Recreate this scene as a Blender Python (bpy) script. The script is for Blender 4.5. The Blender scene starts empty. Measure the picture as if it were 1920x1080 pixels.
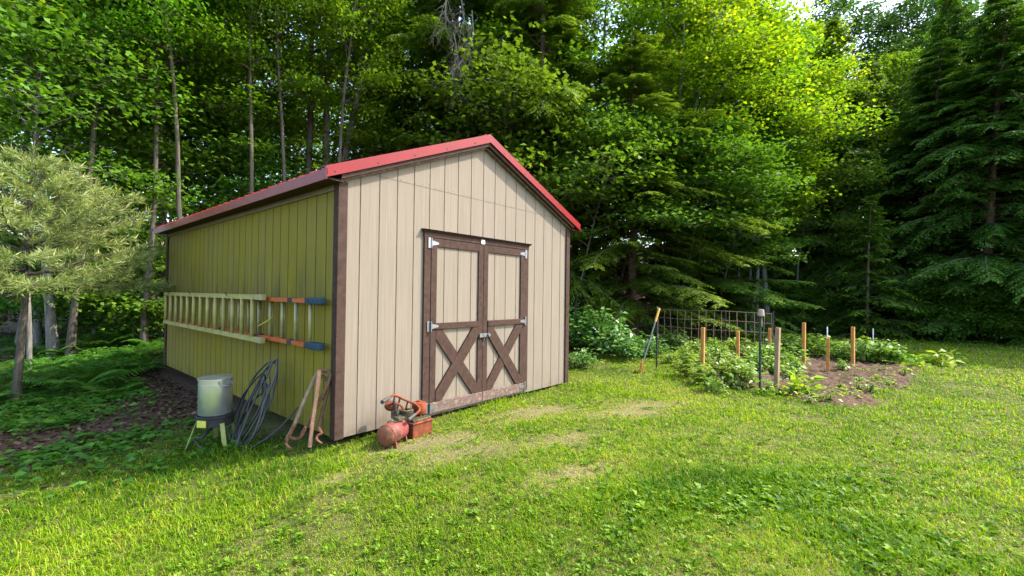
import bpy, bmesh, math
import numpy as np
from mathutils import Vector, Matrix
rng = np.random.default_rng(7)
S = bpy.context.scene
COL = S.collection
CAM = np.array([-2.037, -3.811, 1.312])
RV = np.array([0.65319, -0.75708, 0.01314]); UV = np.array([-0.01892, 0.00102, 0.99982]); FV = np.array([0.75696, 0.65332, 0.01366])
FPX = 845.58                       # focal length in pixels of a 1920 px wide picture
W, H, L = 3.658, 2.31, 5.94        # shed
RIDGE = 3.20; SLOPE = 0.41

# ------------------------------------------------------------------ numeric helpers
def sstep(a, b, x):
    t = np.clip((np.asarray(x, float) - a) / (b - a), 0, 1)
    return t * t * (3 - 2 * t)
def _h(i, j, s):
    v = np.sin(i * 127.1 + j * 311.7 + s * 74.7) * 43758.5453
    return v - np.floor(v)
def noise2(x, y, sc, seed=0):
    x = np.asarray(x, float) * sc; y = np.asarray(y, float) * sc
    i = np.floor(x); j = np.floor(y); u = x - i; v = y - j
    u = u * u * (3 - 2 * u); v = v * v * (3 - 2 * v)
    return (_h(i, j, seed) * (1 - u) + _h(i + 1, j, seed) * u) * (1 - v) + (_h(i, j + 1, seed) * (1 - u) + _h(i + 1, j + 1, seed) * u) * v
def fbm(x, y, sc, seed=0):
    return 0.55 * noise2(x, y, sc, seed) + 0.3 * noise2(x, y, sc * 2.1, seed + 5) + 0.15 * noise2(x, y, sc * 4.3, seed + 9)
def gz(x, y):
    """height of the ground"""
    x = np.asarray(x, float); y = np.asarray(y, float)
    left = sstep(0.6, -1.7, x)
    z = -0.03 - 0.27 * left - 0.04 * left * sstep(0.6, 4.5, y)
    z = z + 0.07 * np.exp(-(((x - 1.9) / 1.3) ** 2 + ((y + 1.5) / 0.75) ** 2))
    z = z - 0.05 * sstep(-1.5, -4.5, y) * sstep(1.0, 4.0, x) * sstep(9, 6, x)
    z = z + 0.02 * sstep(13, 20, x) + 0.012 * np.maximum(0, x - 18) + 0.02 * np.maximum(0, y - 8)
    z = z - .11 * np.exp(-((x + .05) / .5) ** 2) * sstep(.25, 1.3, y) * sstep(7.5, 6.2, y)
    dd = (x - CAM[0]) * FV[0] + (y - CAM[1]) * FV[1]
    z = z + np.minimum(9, .16 * np.maximum(0, dd - 26))
    z = z + 0.045 * (fbm(x, y, 0.9, 3) - 0.5) + 0.02 * (noise2(x, y, 4.0, 8) - .5)
    return z
def at(px, depth):
    """world x, y of the point that far ahead in the direction of a picture column"""
    p = CAM + depth * (FV + (px - 960) / FPX * RV)
    return float(p[0]), float(p[1])
def pt(px, py, depth):
    return CAM + depth * (FV + (px - 960) / FPX * RV - (py - 540) / FPX * UV)
def on_ground(px, py, dz=0.0):
    d = FV + (px - 960) / FPX * RV - (py - 540) / FPX * UV
    z = -0.05
    for _ in range(12):
        t = (z - CAM[2]) / d[2]; q = CAM + t * d; z = float(gz(q[0], q[1])) + dz
    return float(q[0]), float(q[1])

# ------------------------------------------------------------------ object helpers
def tag(o, label=None, cat=None, group=None, kind=None):
    if label: o['label'] = label
    if cat: o['category'] = cat
    if group: o['group'] = group
    if kind: o['kind'] = kind
    return o
def empty(name, loc=(0, 0, 0), rz=0.0, label=None, cat=None, group=None):
    o = bpy.data.objects.new(name, None); COL.objects.link(o)
    o.empty_display_size = 0.2; o.location = loc; o.rotation_euler = (0, 0, rz)
    return tag(o, label, cat, group)
def link(name, me, parent=None, loc=None):
    o = bpy.data.objects.new(name, me); COL.objects.link(o)
    if parent: o.parent = parent
    if loc is not None: o.location = loc
    return o
def raw_mesh(name, V, quads, tris, mat, attr=None, smooth=False):
    me = bpy.data.meshes.new(name)
    V = np.asarray(V, np.float32).reshape(-1, 3)
    nq = len(quads); nt = len(tris)
    me.vertices.add(len(V)); me.vertices.foreach_set('co', V.ravel())
    me.loops.add(nq * 4 + nt * 3); me.polygons.add(nq + nt)
    idx = np.concatenate([np.asarray(quads, np.int32).ravel(), np.asarray(tris, np.int32).ravel()])
    me.loops.foreach_set('vertex_index', idx.astype(np.int32))
    st = np.concatenate([np.arange(nq) * 4, nq * 4 + np.arange(nt) * 3]).astype(np.int32)
    me.polygons.foreach_set('loop_start', st)
    if smooth: me.polygons.foreach_set('use_smooth', np.ones(nq + nt, bool))
    if attr is not None:
        for k, a in attr.items():
            at_ = me.attributes.new(k, 'FLOAT', 'POINT'); at_.data.foreach_set('value', np.asarray(a, np.float32))
    me.update(calc_edges=True); me.validate()
    if mat: me.materials.append(mat)
    return me

class MB:
    """collects simple solids into one mesh"""
    def __init__(s): s.v = []; s.f = []; s.sm = []
    def add(s, vs, fs, smooth=False):
        n = len(s.v); s.v += [tuple(map(float, p)) for p in vs]
        s.f += [tuple(i + n for i in f) for f in fs]; s.sm += [smooth] * len(fs); return s
    def box(s, x0, x1, y0, y1, z0, z1):
        return s.add([(x0,y0,z0),(x1,y0,z0),(x1,y1,z0),(x0,y1,z0),(x0,y0,z1),(x1,y0,z1),(x1,y1,z1),(x0,y1,z1)],
                     [(0,3,2,1),(4,5,6,7),(0,1,5,4),(1,2,6,5),(2,3,7,6),(3,0,4,7)])
    def bar(s, a, b, w, h, up=(0, 0, 1), taper=1.0):
        a = np.array(a, float); b = np.array(b, float); d = (b - a) / np.linalg.norm(b - a)
        r = np.cross(d, up); r /= np.linalg.norm(r); u = np.cross(r, d)
        vs = []
        for p, k in ((a, 1.0), (b, taper)):
            for sx, sy in ((-1,-1),(1,-1),(1,1),(-1,1)): vs.append(p + r*sx*w/2*k + u*sy*h/2*k)
        return s.add(vs, [(0,1,2,3),(7,6,5,4),(0,4,5,1),(1,5,6,2),(2,6,7,3),(3,7,4,0)])
    def tube(s, pts, rad, n=8, cap=True):
        pts = [np.array(p, float) for p in pts]; m = len(pts)
        rad = [rad] * m if np.isscalar(rad) else list(rad)
        vs = []; ref = None
        for i, p in enumerate(pts):
            t = pts[min(i+1, m-1)] - pts[max(i-1, 0)]; t /= (np.linalg.norm(t) + 1e-9)
            if ref is None: ref = np.array([1.0, 0, 0]) if abs(t[0]) < .8 else np.array([0, 1.0, 0])
            a = np.cross(t, ref); a /= np.linalg.norm(a); b = np.cross(t, a)
            for k in range(n):
                q = 2 * math.pi * k / n; vs.append(p + rad[i] * (math.cos(q) * a + math.sin(q) * b))
        fs = [(i*n+k, i*n+(k+1)%n, (i+1)*n+(k+1)%n, (i+1)*n+k) for i in range(m-1) for k in range(n)]
        s.add(vs, fs, True)
        if cap: s.add(vs[:n], [tuple(range(n-1, -1, -1))]); s.add(vs[-n:], [tuple(range(n))])
        return s
    def lathe(s, prof, c=(0, 0, 0), axis=(0, 0, 1), n=28, ref=None):
        """prof: list of (radius, height along axis)"""
        ax = np.array(axis, float); ax /= np.linalg.norm(ax); c = np.array(c, float)
        r0 = np.array(ref, float) if ref is not None else (np.array([1.0, 0, 0]) if abs(ax[0]) < .8 else np.array([0, 1.0, 0]))
        a = np.cross(ax, r0); a /= np.linalg.norm(a); b = np.cross(ax, a); vs = []
        for r, h in prof:
            for k in range(n):
                q = 2*math.pi*k/n; vs.append(c + ax*h + max(r, 1e-4)*(math.cos(q)*a + math.sin(q)*b))
        m = len(prof)
        return s.add(vs, [(i*n+k, i*n+(k+1)%n, (i+1)*n+(k+1)%n, (i+1)*n+k) for i in range(m-1) for k in range(n)], True)
    def prism(s, poly, y0, y1):
        """polygon in x,z extruded along y"""
        n = len(poly)
        vs = [(x, y0, z) for x, z in poly] + [(x, y1, z) for x, z in poly]
        return s.add(vs, [tuple(range(n)), tuple(range(2*n-1, n-1, -1))] + [(i, n+i, n+(i+1) % n, (i+1) % n) for i in range(n)])
    def build(s, name, mat, parent=None, bevel=0.0, fix=True):
        me = bpy.data.meshes.new(name); me.from_pydata(s.v, [], s.f)
        me.polygons.foreach_set('use_smooth', s.sm)
        if fix:
            bm = bmesh.new(); bm.from_mesh(me)
            bmesh.ops.remove_doubles(bm, verts=bm.verts, dist=1e-5) if not bevel else None
            bmesh.ops.recalc_face_normals(bm, faces=bm.faces)
            if bevel:
                es = [e for e in bm.edges if len(e.link_faces) == 2 and e.calc_face_angle(0) > 0.6]
                bmesh.ops.bevel(bm, geom=es, offset=bevel, segments=2, profile=.6, affect='EDGES', clamp_overlap=True)
            for e in bm.edges:
                if len(e.link_faces) == 2 and e.calc_face_angle(0) > 0.7: e.smooth = False
            bm.to_mesh(me); bm.free()
        me.update()
        if mat: me.materials.append(mat)
        return link(name, me, parent)

# ------------------------------------------------------------------ materials
class NT:
    def __init__(s, name):
        s.m = bpy.data.materials.new(name); s.m.use_nodes = True; s.t = s.m.node_tree; s.t.nodes.clear()
        s.out = s.t.nodes.new('ShaderNodeOutputMaterial')
    def n(s, typ, **kw):
        x = s.t.nodes.new(typ)
        for k, v in kw.items(): setattr(x, k, v)
        return x
    def l(s, a, b): s.t.links.new(a, b)
    def noise(s, scale, detail=4, rough=.6, vec=None, stretch=None):
        x = s.n('ShaderNodeTexNoise'); x.inputs['Scale'].default_value = scale; x.inputs['Detail'].default_value = detail
        x.inputs['Roughness'].default_value = rough
        tc = s.n('ShaderNodeTexCoord'); src = tc.outputs['Object'] if vec is None else vec
        if stretch:
            mp = s.n('ShaderNodeMapping'); mp.inputs['Scale'].default_value = stretch; s.l(src, mp.inputs['Vector']); src = mp.outputs['Vector']
        s.l(src, x.inputs['Vector']); return x.outputs['Fac']
    def ramp(s, fac, stops):
        r = s.n('ShaderNodeValToRGB'); e = r.color_ramp.elements
        while len(e) < len(stops): e.new(.5)
        for i, (p, c) in enumerate(stops):
            e[i].position = p; e[i].color = (*c, 1) if len(c) == 3 else c
        s.l(fac, r.inputs['Fac']); return r.outputs['Color']
    def mix(s, fac, a, b, mode='MIX'):
        x = s.n('ShaderNodeMix', data_type='RGBA', blend_type=mode)
        for i, v in ((0, fac), (6, a), (7, b)):
            if hasattr(v, 'is_linked') or hasattr(v, 'links'): s.l(v, x.inputs[i])
            elif i == 0: x.inputs[0].default_value = v
            else: x.inputs[i].default_value = (*v, 1)
        return x.outputs[2]
    def attr(s, name): return s.n('ShaderNodeAttribute', attribute_name=name).outputs['Fac']
    def bump(s, h, strength=.3, dist=.01):
        b = s.n('ShaderNodeBump'); b.inputs['Strength'].default_value = strength; b.inputs['Distance'].default_value = dist
        s.l(h, b.inputs['Height']); return b.outputs['Normal']
    def bsdf(s, color, rough=.6, metal=0.0, spec=.5, normal=None, coat=0.0):
        b = s.n('ShaderNodeBsdfPrincipled')
        if hasattr(color, 'links'): s.l(color, b.inputs['Base Color'])
        else: b.inputs['Base Color'].default_value = (*color, 1)
        if hasattr(rough, 'links'): s.l(rough, b.inputs['Roughness'])
        else: b.inputs['Roughness'].default_value = rough
        b.inputs['Metallic'].default_value = metal; b.inputs['Specular IOR Level'].default_value = spec
        b.inputs['Coat Weight'].default_value = coat
        if normal is not None: s.l(normal, b.inputs['Normal'])
        return b.outputs[0]
    def done(s, sh): s.l(sh, s.out.inputs['Surface']); return s.m

def leaf_mat(name, c0, c1, c2, trans=.35, rough=.5, hue=.06, spec=.16):
    """c0..c2 by the leaf's own random value; slight shift from one plant to the next"""
    t = NT(name)
    col = t.ramp(t.attr('v'), [(0, c0), (.5, c1), (1, c2)])
    oi = t.n('ShaderNodeObjectInfo')
    mr = t.n('ShaderNodeMapRange'); mr.inputs[3].default_value = .5 - hue * .35; mr.inputs[4].default_value = .5 + hue * .35
    t.l(oi.outputs['Random'], mr.inputs[0])
    hs = t.n('ShaderNodeHueSaturation'); hs.inputs['Saturation'].default_value = 1.0
    t.l(mr.outputs[0], hs.inputs['Hue']); t.l(col, hs.inputs['Color'])
    b = t.bsdf(hs.outputs['Color'], rough, 0, spec)
    tr = t.n('ShaderNodeBsdfTranslucent')
    tc = t.mix(1.0, hs.outputs['Color'], (1.55, 1.5, .5), 'MULTIPLY'); t.l(tc, tr.inputs['Color'])
    mx = t.n('ShaderNodeMixShader'); mx.inputs[0].default_value = trans
    t.l(b, mx.inputs[1]); t.l(tr.outputs[0], mx.inputs[2])
    return t.done(mx.outputs[0])
def bark_mat(name, a, b, c=None, sc=6, stretch=(3, 3, .6)):
    t = NT(name); f = t.noise(sc, 6, .65, stretch=stretch)
    col = t.ramp(f, [(.3, a), (.62, b)])
    if c is not None:
        col = t.mix(t.ramp(t.noise(2.2, 3), [(.5, (0, 0, 0)), (.68, (1, 1, 1))]), col, c)
    return t.done(t.bsdf(col, .9, 0, .2, t.bump(f, .6, .02)))
def plain(name, col, rough=.6, metal=0.0, var=.25, sc=12, spec=.4, wear=None, wear_t=(.55, .7), bump=.15):
    t = NT(name); f = t.noise(sc, 5, .6)
    d = tuple(x * (1 - var) for x in col); e = tuple(min(1, x * (1 + var)) for x in col)
    c = t.ramp(f, [(.3, d), (.7, e)])
    if wear is not None:
        c = t.mix(t.ramp(t.noise(sc * .8, 6, .7), [(wear_t[0], (0, 0, 0)), (wear_t[1], (1, 1, 1))]), c, wear)
    return t.done(t.bsdf(c, rough, metal, spec, t.bump(f, bump, .004)))

M = {}
def siding(name, base, algae=None, amt=0.0, grain_axis='y'):
    t = NT(name)
    st = (40, 40, 1.2)
    g = t.noise(1.0, 6, .6, stretch=st); big = t.noise(1.6, 4, .6)
    c = t.mix(t.ramp(g, [(.3, (0, 0, 0)), (.7, (1, 1, 1))]), tuple(x * .84 for x in base), tuple(min(1, x * 1.1) for x in base))
    c = t.mix(t.ramp(big, [(.35, (0, 0, 0)), (.75, (.35, .35, .35))]), c, tuple(x * .8 for x in base))
    tcd = t.n('ShaderNodeTexCoord'); sp0 = t.n('ShaderNodeSeparateXYZ'); t.l(tcd.outputs['Object'], sp0.inputs[0])
    mud = t.mix(1.0, t.ramp(sp0.outputs['Z'], [(0, (.75, .75, .75)), (.12, (.3, .3, .3)), (.4, (0, 0, 0))]), t.ramp(t.noise(7, 6, .7), [(.35, (0, 0, 0)), (.7, (1, 1, 1))]), 'MULTIPLY')
    c = t.mix(mud, c, (.11, .085, .05))
    runs = t.ramp(t.noise(1.0, 5, .65, stretch=(26, 26, .55)), [(.58, (0, 0, 0)), (.8, (.30, .30, .30))])
    c = t.mix(runs, c, (.20, .155, .115))
    if algae is not None:
        sp = t.noise(1.1, 5, .62, stretch=(1.4, 1.4, .55)); streak = t.noise(1.0, 4, .6, stretch=(9, 9, .5))
        c = t.mix(t.ramp(sp, [(.28, (.78, .78, .78)), (.62, (1, 1, 1))]), c, algae)
        c = t.mix(t.ramp(streak, [(.42, (0, 0, 0)), (.72, (.5, .5, .5))]), c, (.19, .14, .03))
        # grimy drip marks and mildew in the middle of the wall
        tc = t.n('ShaderNodeTexCoord'); sep = t.n('ShaderNodeSeparateXYZ'); t.l(tc.outputs['Object'], sep.inputs[0])
        band = t.ramp(sep.outputs['Z'], [(0, (.8, .8, .8)), (.18, (.2, .2, .2)), (.8, (.1, .1, .1)), (1, (.1, .1, .1))])
        drip = t.ramp(t.noise(1.0, 5, .7, stretch=(22, 22, .8)), [(.5, (0, 0, 0)), (.7, (1, 1, 1))])
        zone = t.ramp(t.noise(.9, 3, .6), [(.45, (0, 0, 0)), (.65, (1, 1, 1))])
        k = t.mix(1.0, drip, zone, 'MULTIPLY')
        kk = t.mix(1.0, k, (.75, .75, .75), 'MULTIPLY')
        c = t.mix(kk, c, (.05, .05, .025))
        zz = t.n('ShaderNodeMath', operation='DIVIDE'); t.l(sep.outputs['Z'], zz.inputs[0]); zz.inputs[1].default_value = 2.4
        mid = t.ramp(zz.outputs[0], [(0, (0, 0, 0)), (.49, (0, 0, 0)), (.53, (.75, .75, .75)), (.64, (.3, .3, .3)), (.76, (0, 0, 0))])
        mid = t.mix(1.0, mid, t.ramp(t.noise(1.0, 6, .7, stretch=(5, 5, .9)), [(.40, (0, 0, 0)), (.66, (1, 1, 1))]), 'MULTIPLY')
        c = t.mix(mid, c, (.060, .056, .030))
        low = t.mix(1.0, band, t.ramp(t.noise(3.5, 5, .7), [(.4, (0, 0, 0)), (.65, (1, 1, 1))]), 'MULTIPLY')
        c = t.mix(low, c, (.07, .075, .02))
    return t.done(t.bsdf(c, .78, 0, .25, t.bump(g, .4, .005)))
BEIGE = (.216, .181, .139)
M['siding'] = siding('beige_siding', BEIGE)
M['siding_green'] = siding('algae_siding', BEIGE, (.225, .182, .006))
M['groove'] = plain('groove_paint', (.20, .15, .10), .9)
M['brown'] = plain('brown_trim_paint', (.056, .033, .025), .75, 0, .3, 22, .12, (.13, .085, .065), (.62, .8))
M['brown_worn'] = plain('weathered_trim_paint', (.12, .078, .064), .75, 0, .35, 30, .3, (.30, .24, .19), (.5, .72))
M['red'] = plain('red_metal_paint', (.20, .0025, .0025), .3, 0.0, .14, 3, .32, bump=.02)
M['red_dull'] = plain('weathered_red_metal', (.20, .016, .010), .45, 0.0, .2, 6, .5, bump=.02)
M['galv'] = plain('galvanised_steel', (.27, .28, .30), .45, .9, .12, 30)
M['white'] = plain('white_plastic', (.78, .78, .76), .5, 0, .04)
M['dark'] = plain('dark_timber', (.05, .04, .03), .9, 0, .4)
M['black'] = plain('black_rubber', (.018, .018, .02), .5, 0, .3)
M['hose'] = plain('black_hose', (.035, .035, .038), .38, 0, .3, 8)
M['orange'] = plain('orange_fibreglass', (.42, .09, .016), .55, 0, .25, 9, .4, (.20, .15, .05), (.58, .75))
M['pale_alu'] = plain('algae_stained_aluminium', (.35, .31, .11), .65, .0, .25, 7, .3, (.34, .31, .06), (.48, .68))
M['rung'] = plain('dull_aluminium', (.34, .31, .16), .5, .2, .2, 9, .4, (.30, .28, .08), (.5, .7))
M['blue'] = plain('blue_boot_rubber', (.006, .035, .065), .6, 0, .3, 14)
M['alu'] = plain('bright_aluminium', (.74, .75, .77), .27, .86, .06, 9, .5, bump=.03)
M['steel_leg'] = plain('pale_green_leg', (.26, .30, .09), .5, .1, .25, 10)
M['soot'] = plain('sooty_steel', (.035, .035, .04), .6, .3, .4, 12, .4, (.22, .06, .02), (.62, .75))
M['yellowtag'] = plain('yellow_label', (.55, .52, .08), .6, 0, .15, 40)
M['rust'] = plain('rusty_iron', (.17, .07, .04), .85, .1, .45, 18, .3, (.30, .16, .10), (.5, .72))
M['wood_grey'] = plain('weathered_wood', (.24, .17, .11), .85, 0, .35, 14)
M['wood_brown'] = plain('old_brown_wood', (.13, .07, .04), .8, 0, .35, 14)
M['rust_tan'] = plain('tan_rusty_bar', (.34, .18, .11), .75, 0, .3, 16)
M['tank'] = plain('faded_red_tank', (.21, .055, .05), .55, 0, .3, 9, .25, (.09, .035, .025), (.46, .62))
M['tank_end'] = plain('rusty_tank_end', (.17, .06, .03), .8, .1, .4, 14, .3, (.34, .16, .09), (.5, .7))
M['engine'] = plain('orange_engine_paint', (.21, .048, .018), .7, 0, .4, 12, .2, (.09, .035, .02), (.44, .62))
M['grease'] = plain('greasy_metal', (.10, .085, .05), .5, .5, .5, 24, .4, (.42, .34, .24), (.58, .7))
M['grip'] = plain('grey_grip', (.055, .05, .048), .6, 0, .2)
M['stake'] = plain('new_pine_stake', (.43, .20, .048), .75, 0, .25, 9, .3, (.30, .15, .06), (.55, .75))
M['stake_grey'] = plain('weathered_stake', (.27, .18, .105), .8, 0, .3, 9)
M['post_green'] = plain('dark_green_post', (.02, .045, .025), .55, 0, .3)
M['post_black'] = plain('black_post', (.02, .022, .022), .5, 0, .3)
M['cup'] = plain('tan_plastic_cup', (.36, .28, .22), .6, 0, .1)
M['wire'] = plain('rusty_fence_wire', (.30, .20, .15), .7, .2, .3, 20)
M['shovel_blue'] = plain('blue_grey_shaft', (.05, .065, .075), .4, 0, .2)
M['shovel_yellow'] = plain('yellow_grip', (.48, .26, .03), .5, 0, .12)
M['shovel_orange'] = plain('orange_blade', (.26, .10, .03), .5, 0, .2)
M['blossom'] = plain('cream_blossom', (.7, .68, .55), .7, 0, .1)

M['bark'] = bark_mat('grey_brown_bark', (.035, .029, .023), (.125, .105, .082), (.07, .075, .04))
M['bark_pale'] = bark_mat('pale_grey_bark', (.075, .07, .06), (.21, .20, .175), (.11, .115, .085))
M['bark_hem'] = bark_mat('reddish_brown_bark', (.05, .035, .025), (.20, .13, .09), (.14, .125, .10))
M['bark_dead'] = bark_mat('bare_dead_wood', (.11, .095, .075), (.27, .24, .19))
M['maple'] = leaf_mat('maple_leaf', (0.055, 0.125, 0.01), (0.11, 0.225, 0.014), (0.2, 0.345, 0.03), .42)
M['maple_deep'] = leaf_mat('deep_green_maple_leaf', (0.05, 0.12, 0.013), (0.088, 0.195, 0.021), (0.16, 0.3, 0.035), .36)  # a slightly deeper green than the other maple leaves
M['maple_gold'] = leaf_mat('golden_maple_leaf', (0.08, 0.18, 0.01), (0.19, 0.31, 0.014), (0.42, 0.44, 0.025), .48, hue=.03)
M['maple_blue'] = leaf_mat('blue_green_leaf', (0.03, 0.085, 0.022), (0.05, 0.135, 0.035), (0.09, 0.19, 0.05), .3)
M['hemlock'] = leaf_mat('hemlock_needle', (0.06, 0.12, 0.014), (0.105, 0.2, 0.02), (0.23, 0.35, 0.04), .36, .5, .05)
M['hemlock_dark'] = leaf_mat('dark_hemlock_needle', (0.05, 0.115, 0.018), (0.085, 0.18, 0.028), (0.19, 0.31, 0.045), .36, .5, .05)
M['pine'] = leaf_mat('white_pine_needle', (0.085, 0.13, 0.03), (0.215, 0.285, 0.08), (0.42, 0.44, 0.19), .25, .4, .02)
M['fern'] = leaf_mat('fern_leaf', (0.035, 0.115, 0.014), (0.07, 0.18, 0.02), (0.14, 0.28, 0.04), .38)
M['shrub'] = leaf_mat('shrub_leaf', (0.04, 0.11, 0.022), (0.08, 0.19, 0.04), (0.22, 0.34, 0.12), .3, .42, .06, .3)
M['veg'] = leaf_mat('vegetable_leaf', (0.08, 0.17, 0.022), (0.15, 0.27, 0.04), (0.29, 0.38, 0.1), .35, .42, .06, .28)
M['squash'] = leaf_mat('squash_leaf', (.12, .24, .02), (.22, .36, .03), (.36, .46, .06), .4, .45)
M['grass'] = leaf_mat('grass_blade', (0.026, 0.105, 0.001), (.212, .350, .003), (0.44, 0.36, 0.06), .42, .5, 0, .14)
M['weed'] = leaf_mat('lawn_weed_leaf', (0.04, 0.12, 0.004), (0.125, 0.24, 0.01), (0.24, 0.33, 0.04), .36, .5, 0, .16)
M['litter'] = leaf_mat('dead_leaf', (0.04, 0.025, 0.015), (0.095, 0.06, 0.035), (0.26, 0.18, 0.11), .1, .7, 0)
def ground_mat():
    t = NT('ground_soil_and_thatch')
    lawn = t.attr('lawn'); n1 = t.noise(1.3, 6, .65); n2 = t.noise(26, 5, .7); n3 = t.noise(90, 3, .6)
    thatch = t.ramp(n2, [(.3, (.045, .050, .012)), (.5, (.12, .11, .035)), (.7, (.26, .21, .10))])
    green = t.ramp(n2, [(.3, (.022, .032, .006)), (.7, (.085, .10, .018))])  # dark olive paints in the shade between the grass blades
    c1 = t.mix(t.ramp(n1, [(.42, (1, 1, 1)), (.6, (.25, .25, .25))]), thatch, green)
    soil = t.ramp(n3, [(.3, (.035, .022, .014)), (.55, (.075, .045, .03)), (.75, (.15, .10, .07))])
    bare = t.ramp(n3, [(.3, (.15, .12, .06)), (.7, (.36, .30, .16))])
    c1 = t.mix(t.attr('bare'), c1, bare)
    c = t.mix(lawn, soil, c1)
    return t.done(t.bsdf(c, .95, 0, .15, t.bump(n2, .6, .03)))
def bed_mat():
    t = NT('turned_soil'); a = t.noise(34, 6, .7); b = t.noise(5, 4)
    c = t.ramp(a, [(.3, (.040, .024, .015)), (.52, (.095, .060, .038)), (.72, (.20, .135, .09))])
    c = t.mix(t.ramp(b, [(.4, (0, 0, 0)), (.65, (.5, .5, .5))]), c, (.12, .08, .055))
    return t.done(t.bsdf(c, .95, 0, .15, t.bump(a, .8, .03)))

# ------------------------------------------------------------------ leaf batches
def unit(a): return a / (np.linalg.norm(a, axis=-1, keepdims=True) + 1e-9)
class Leaves:
    def __init__(s): s.V = []; s.a = []
    def add(s, P, D, N, length, width, v, fold=.18, wide_at=.42):
        P = np.asarray(P, float); D = unit(np.asarray(D, float)); Sd = unit(np.cross(D, N)); Nn = np.cross(Sd, D)
        l = np.broadcast_to(np.asarray(length, float), (len(P),))[:, None]; w = np.broadcast_to(np.asarray(width, float), (len(P),))[:, None]
        m = P + D * l * wide_at + Nn * w * fold
        V = np.stack([P, m + Sd * w / 2, P + D * l - Nn * l * .08, m - Sd * w / 2], 1)
        s.V.append(V.reshape(-1, 3)); s.a.append(np.repeat(np.broadcast_to(np.asarray(v, float), (len(P),)), 4))
    def mesh(s, name, mat):
        V = np.concatenate(s.V); a = np.concatenate(s.a); n = len(V) // 4
        return raw_mesh(name, V, np.arange(n * 4).reshape(n, 4), np.zeros((0, 3), int), mat, {'v': a})
    def count(s): return sum(len(v) for v in s.V) // 4

def rnd(r, *sh): return r.uniform(-1, 1, sh)
def curve_pts(p0, d0, length, n, r, wob=.08, bend=(0, 0, 0)):
    pts = [np.array(p0, float)]; d = np.array(d0, float); d /= np.linalg.norm(d)
    for i in range(n):
        d = d + r.normal(0, wob, 3) + np.array(bend) / n; d /= np.linalg.norm(d)
        pts.append(pts[-1] + d * length / n)
    return pts

def maple_proto(seed, height, base, radius, leafmat, barkmat, stems=1, leaf=.11, lean=(0, 0), dens=1.0, r0=.13, flat=.16, top_bias=0.0):
    r = np.random.default_rng(seed); wood = MB(); lv = Leaves()
    for s_ in range(stems):
        d = np.array([lean[0] + (r.normal(0, .10) if stems > 1 else r.normal(0, .03)), lean[1] + (r.normal(0, .10) if stems > 1 else r.normal(0, .03)), 1.0])
        off = np.array([math.cos(s_ * 2.4), math.sin(s_ * 2.4), 0]) * (.14 if stems > 1 else 0)
        tp = curve_pts(off + (0, 0, -.3), d, height + .3, 12, r, .035)
        rad = [r0 * (1 - .88 * (i / 12) ** .8) / (1 if stems == 1 else 1.25) for i in range(13)]; rad[0] *= 1.35
        wood.tube(tp, rad, 8)
        tp = np.array(tp); zs = tp[:, 2]
        nl = int(22 + 10 * r.random()) if stems == 1 else 18
        for k in range(nl):
            f = (k + r.random()) / nl; z = base + (height - base) * f * .97
            o = np.array([np.interp(z, zs, tp[:, i]) for i in range(3)])
            az = k * 2.4 + r.normal(0, .5)
            prof = math.sin(math.pi * min(1, .22 + .78 * f) ** .8) * .85 + .2
            ln = radius * prof * r.uniform(.65, 1.1)
            el = math.radians(r.uniform(10, 40) + 25 * f)
            dd = np.array([math.cos(az) * math.cos(el), math.sin(az) * math.cos(el), math.sin(el)])
            lp = curve_pts(o, dd, ln, 6, r, .10, (0, 0, -.35))
            rr = max(.012, .035 * (1 - f * .6) * ln / radius * (r0 / .13))
            wood.tube(lp, [rr * (1 - .8 * i / 6) for i in range(7)], 5, False)
            lp = np.array(lp)
            nt = int(6 + ln * 3.2)
            for j in range(nt):
                t = .25 + .75 * (j + r.random()) / nt
                q = np.array([np.interp(t * 6, range(7), lp[:, i]) for i in range(3)])
                sd = az + (1 if j % 2 else -1) * r.uniform(.5, 1.2)
                tl = ln * (1.05 - t * .75) * r.uniform(.25, .6) + .15
                tdir = np.array([math.cos(sd), math.sin(sd), r.uniform(-.1, .25)])
                e = q + tdir * tl
                if ln > .8 and r.random() < .6: wood.tube([q, (q + e) / 2 + (0, 0, .03), e], [.010, .007, .003], 3, False)
                c = q + tdir * tl * .75
                n = int(r.uniform(34, 60) * dens)
                R_ = tl * .55 + .24
                P = c + np.clip(r.normal(0, 1, (n, 3)), -1.7, 1.7) * np.array([R_, R_, R_ * flat + .05]) * .62
                a2 = r.uniform(0, 2 * math.pi, n)
                D = np.stack([np.cos(a2), np.sin(a2), r.uniform(-.75, .12, n)], 1) + .5 * tdir
                N = np.stack([r.normal(0, .38, n), r.normal(0, .38, n), np.ones(n)], 1)
                clump = r.uniform(-.18, .22)
                sz = leaf * r.uniform(.7, 1.25, n)
                lv.add(P, D, N, sz, sz * .92, np.clip(.42 + clump + r.normal(0, .17, n), 0, 1), .15, .45)
    return wood, lv, leafmat, barkmat

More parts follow.
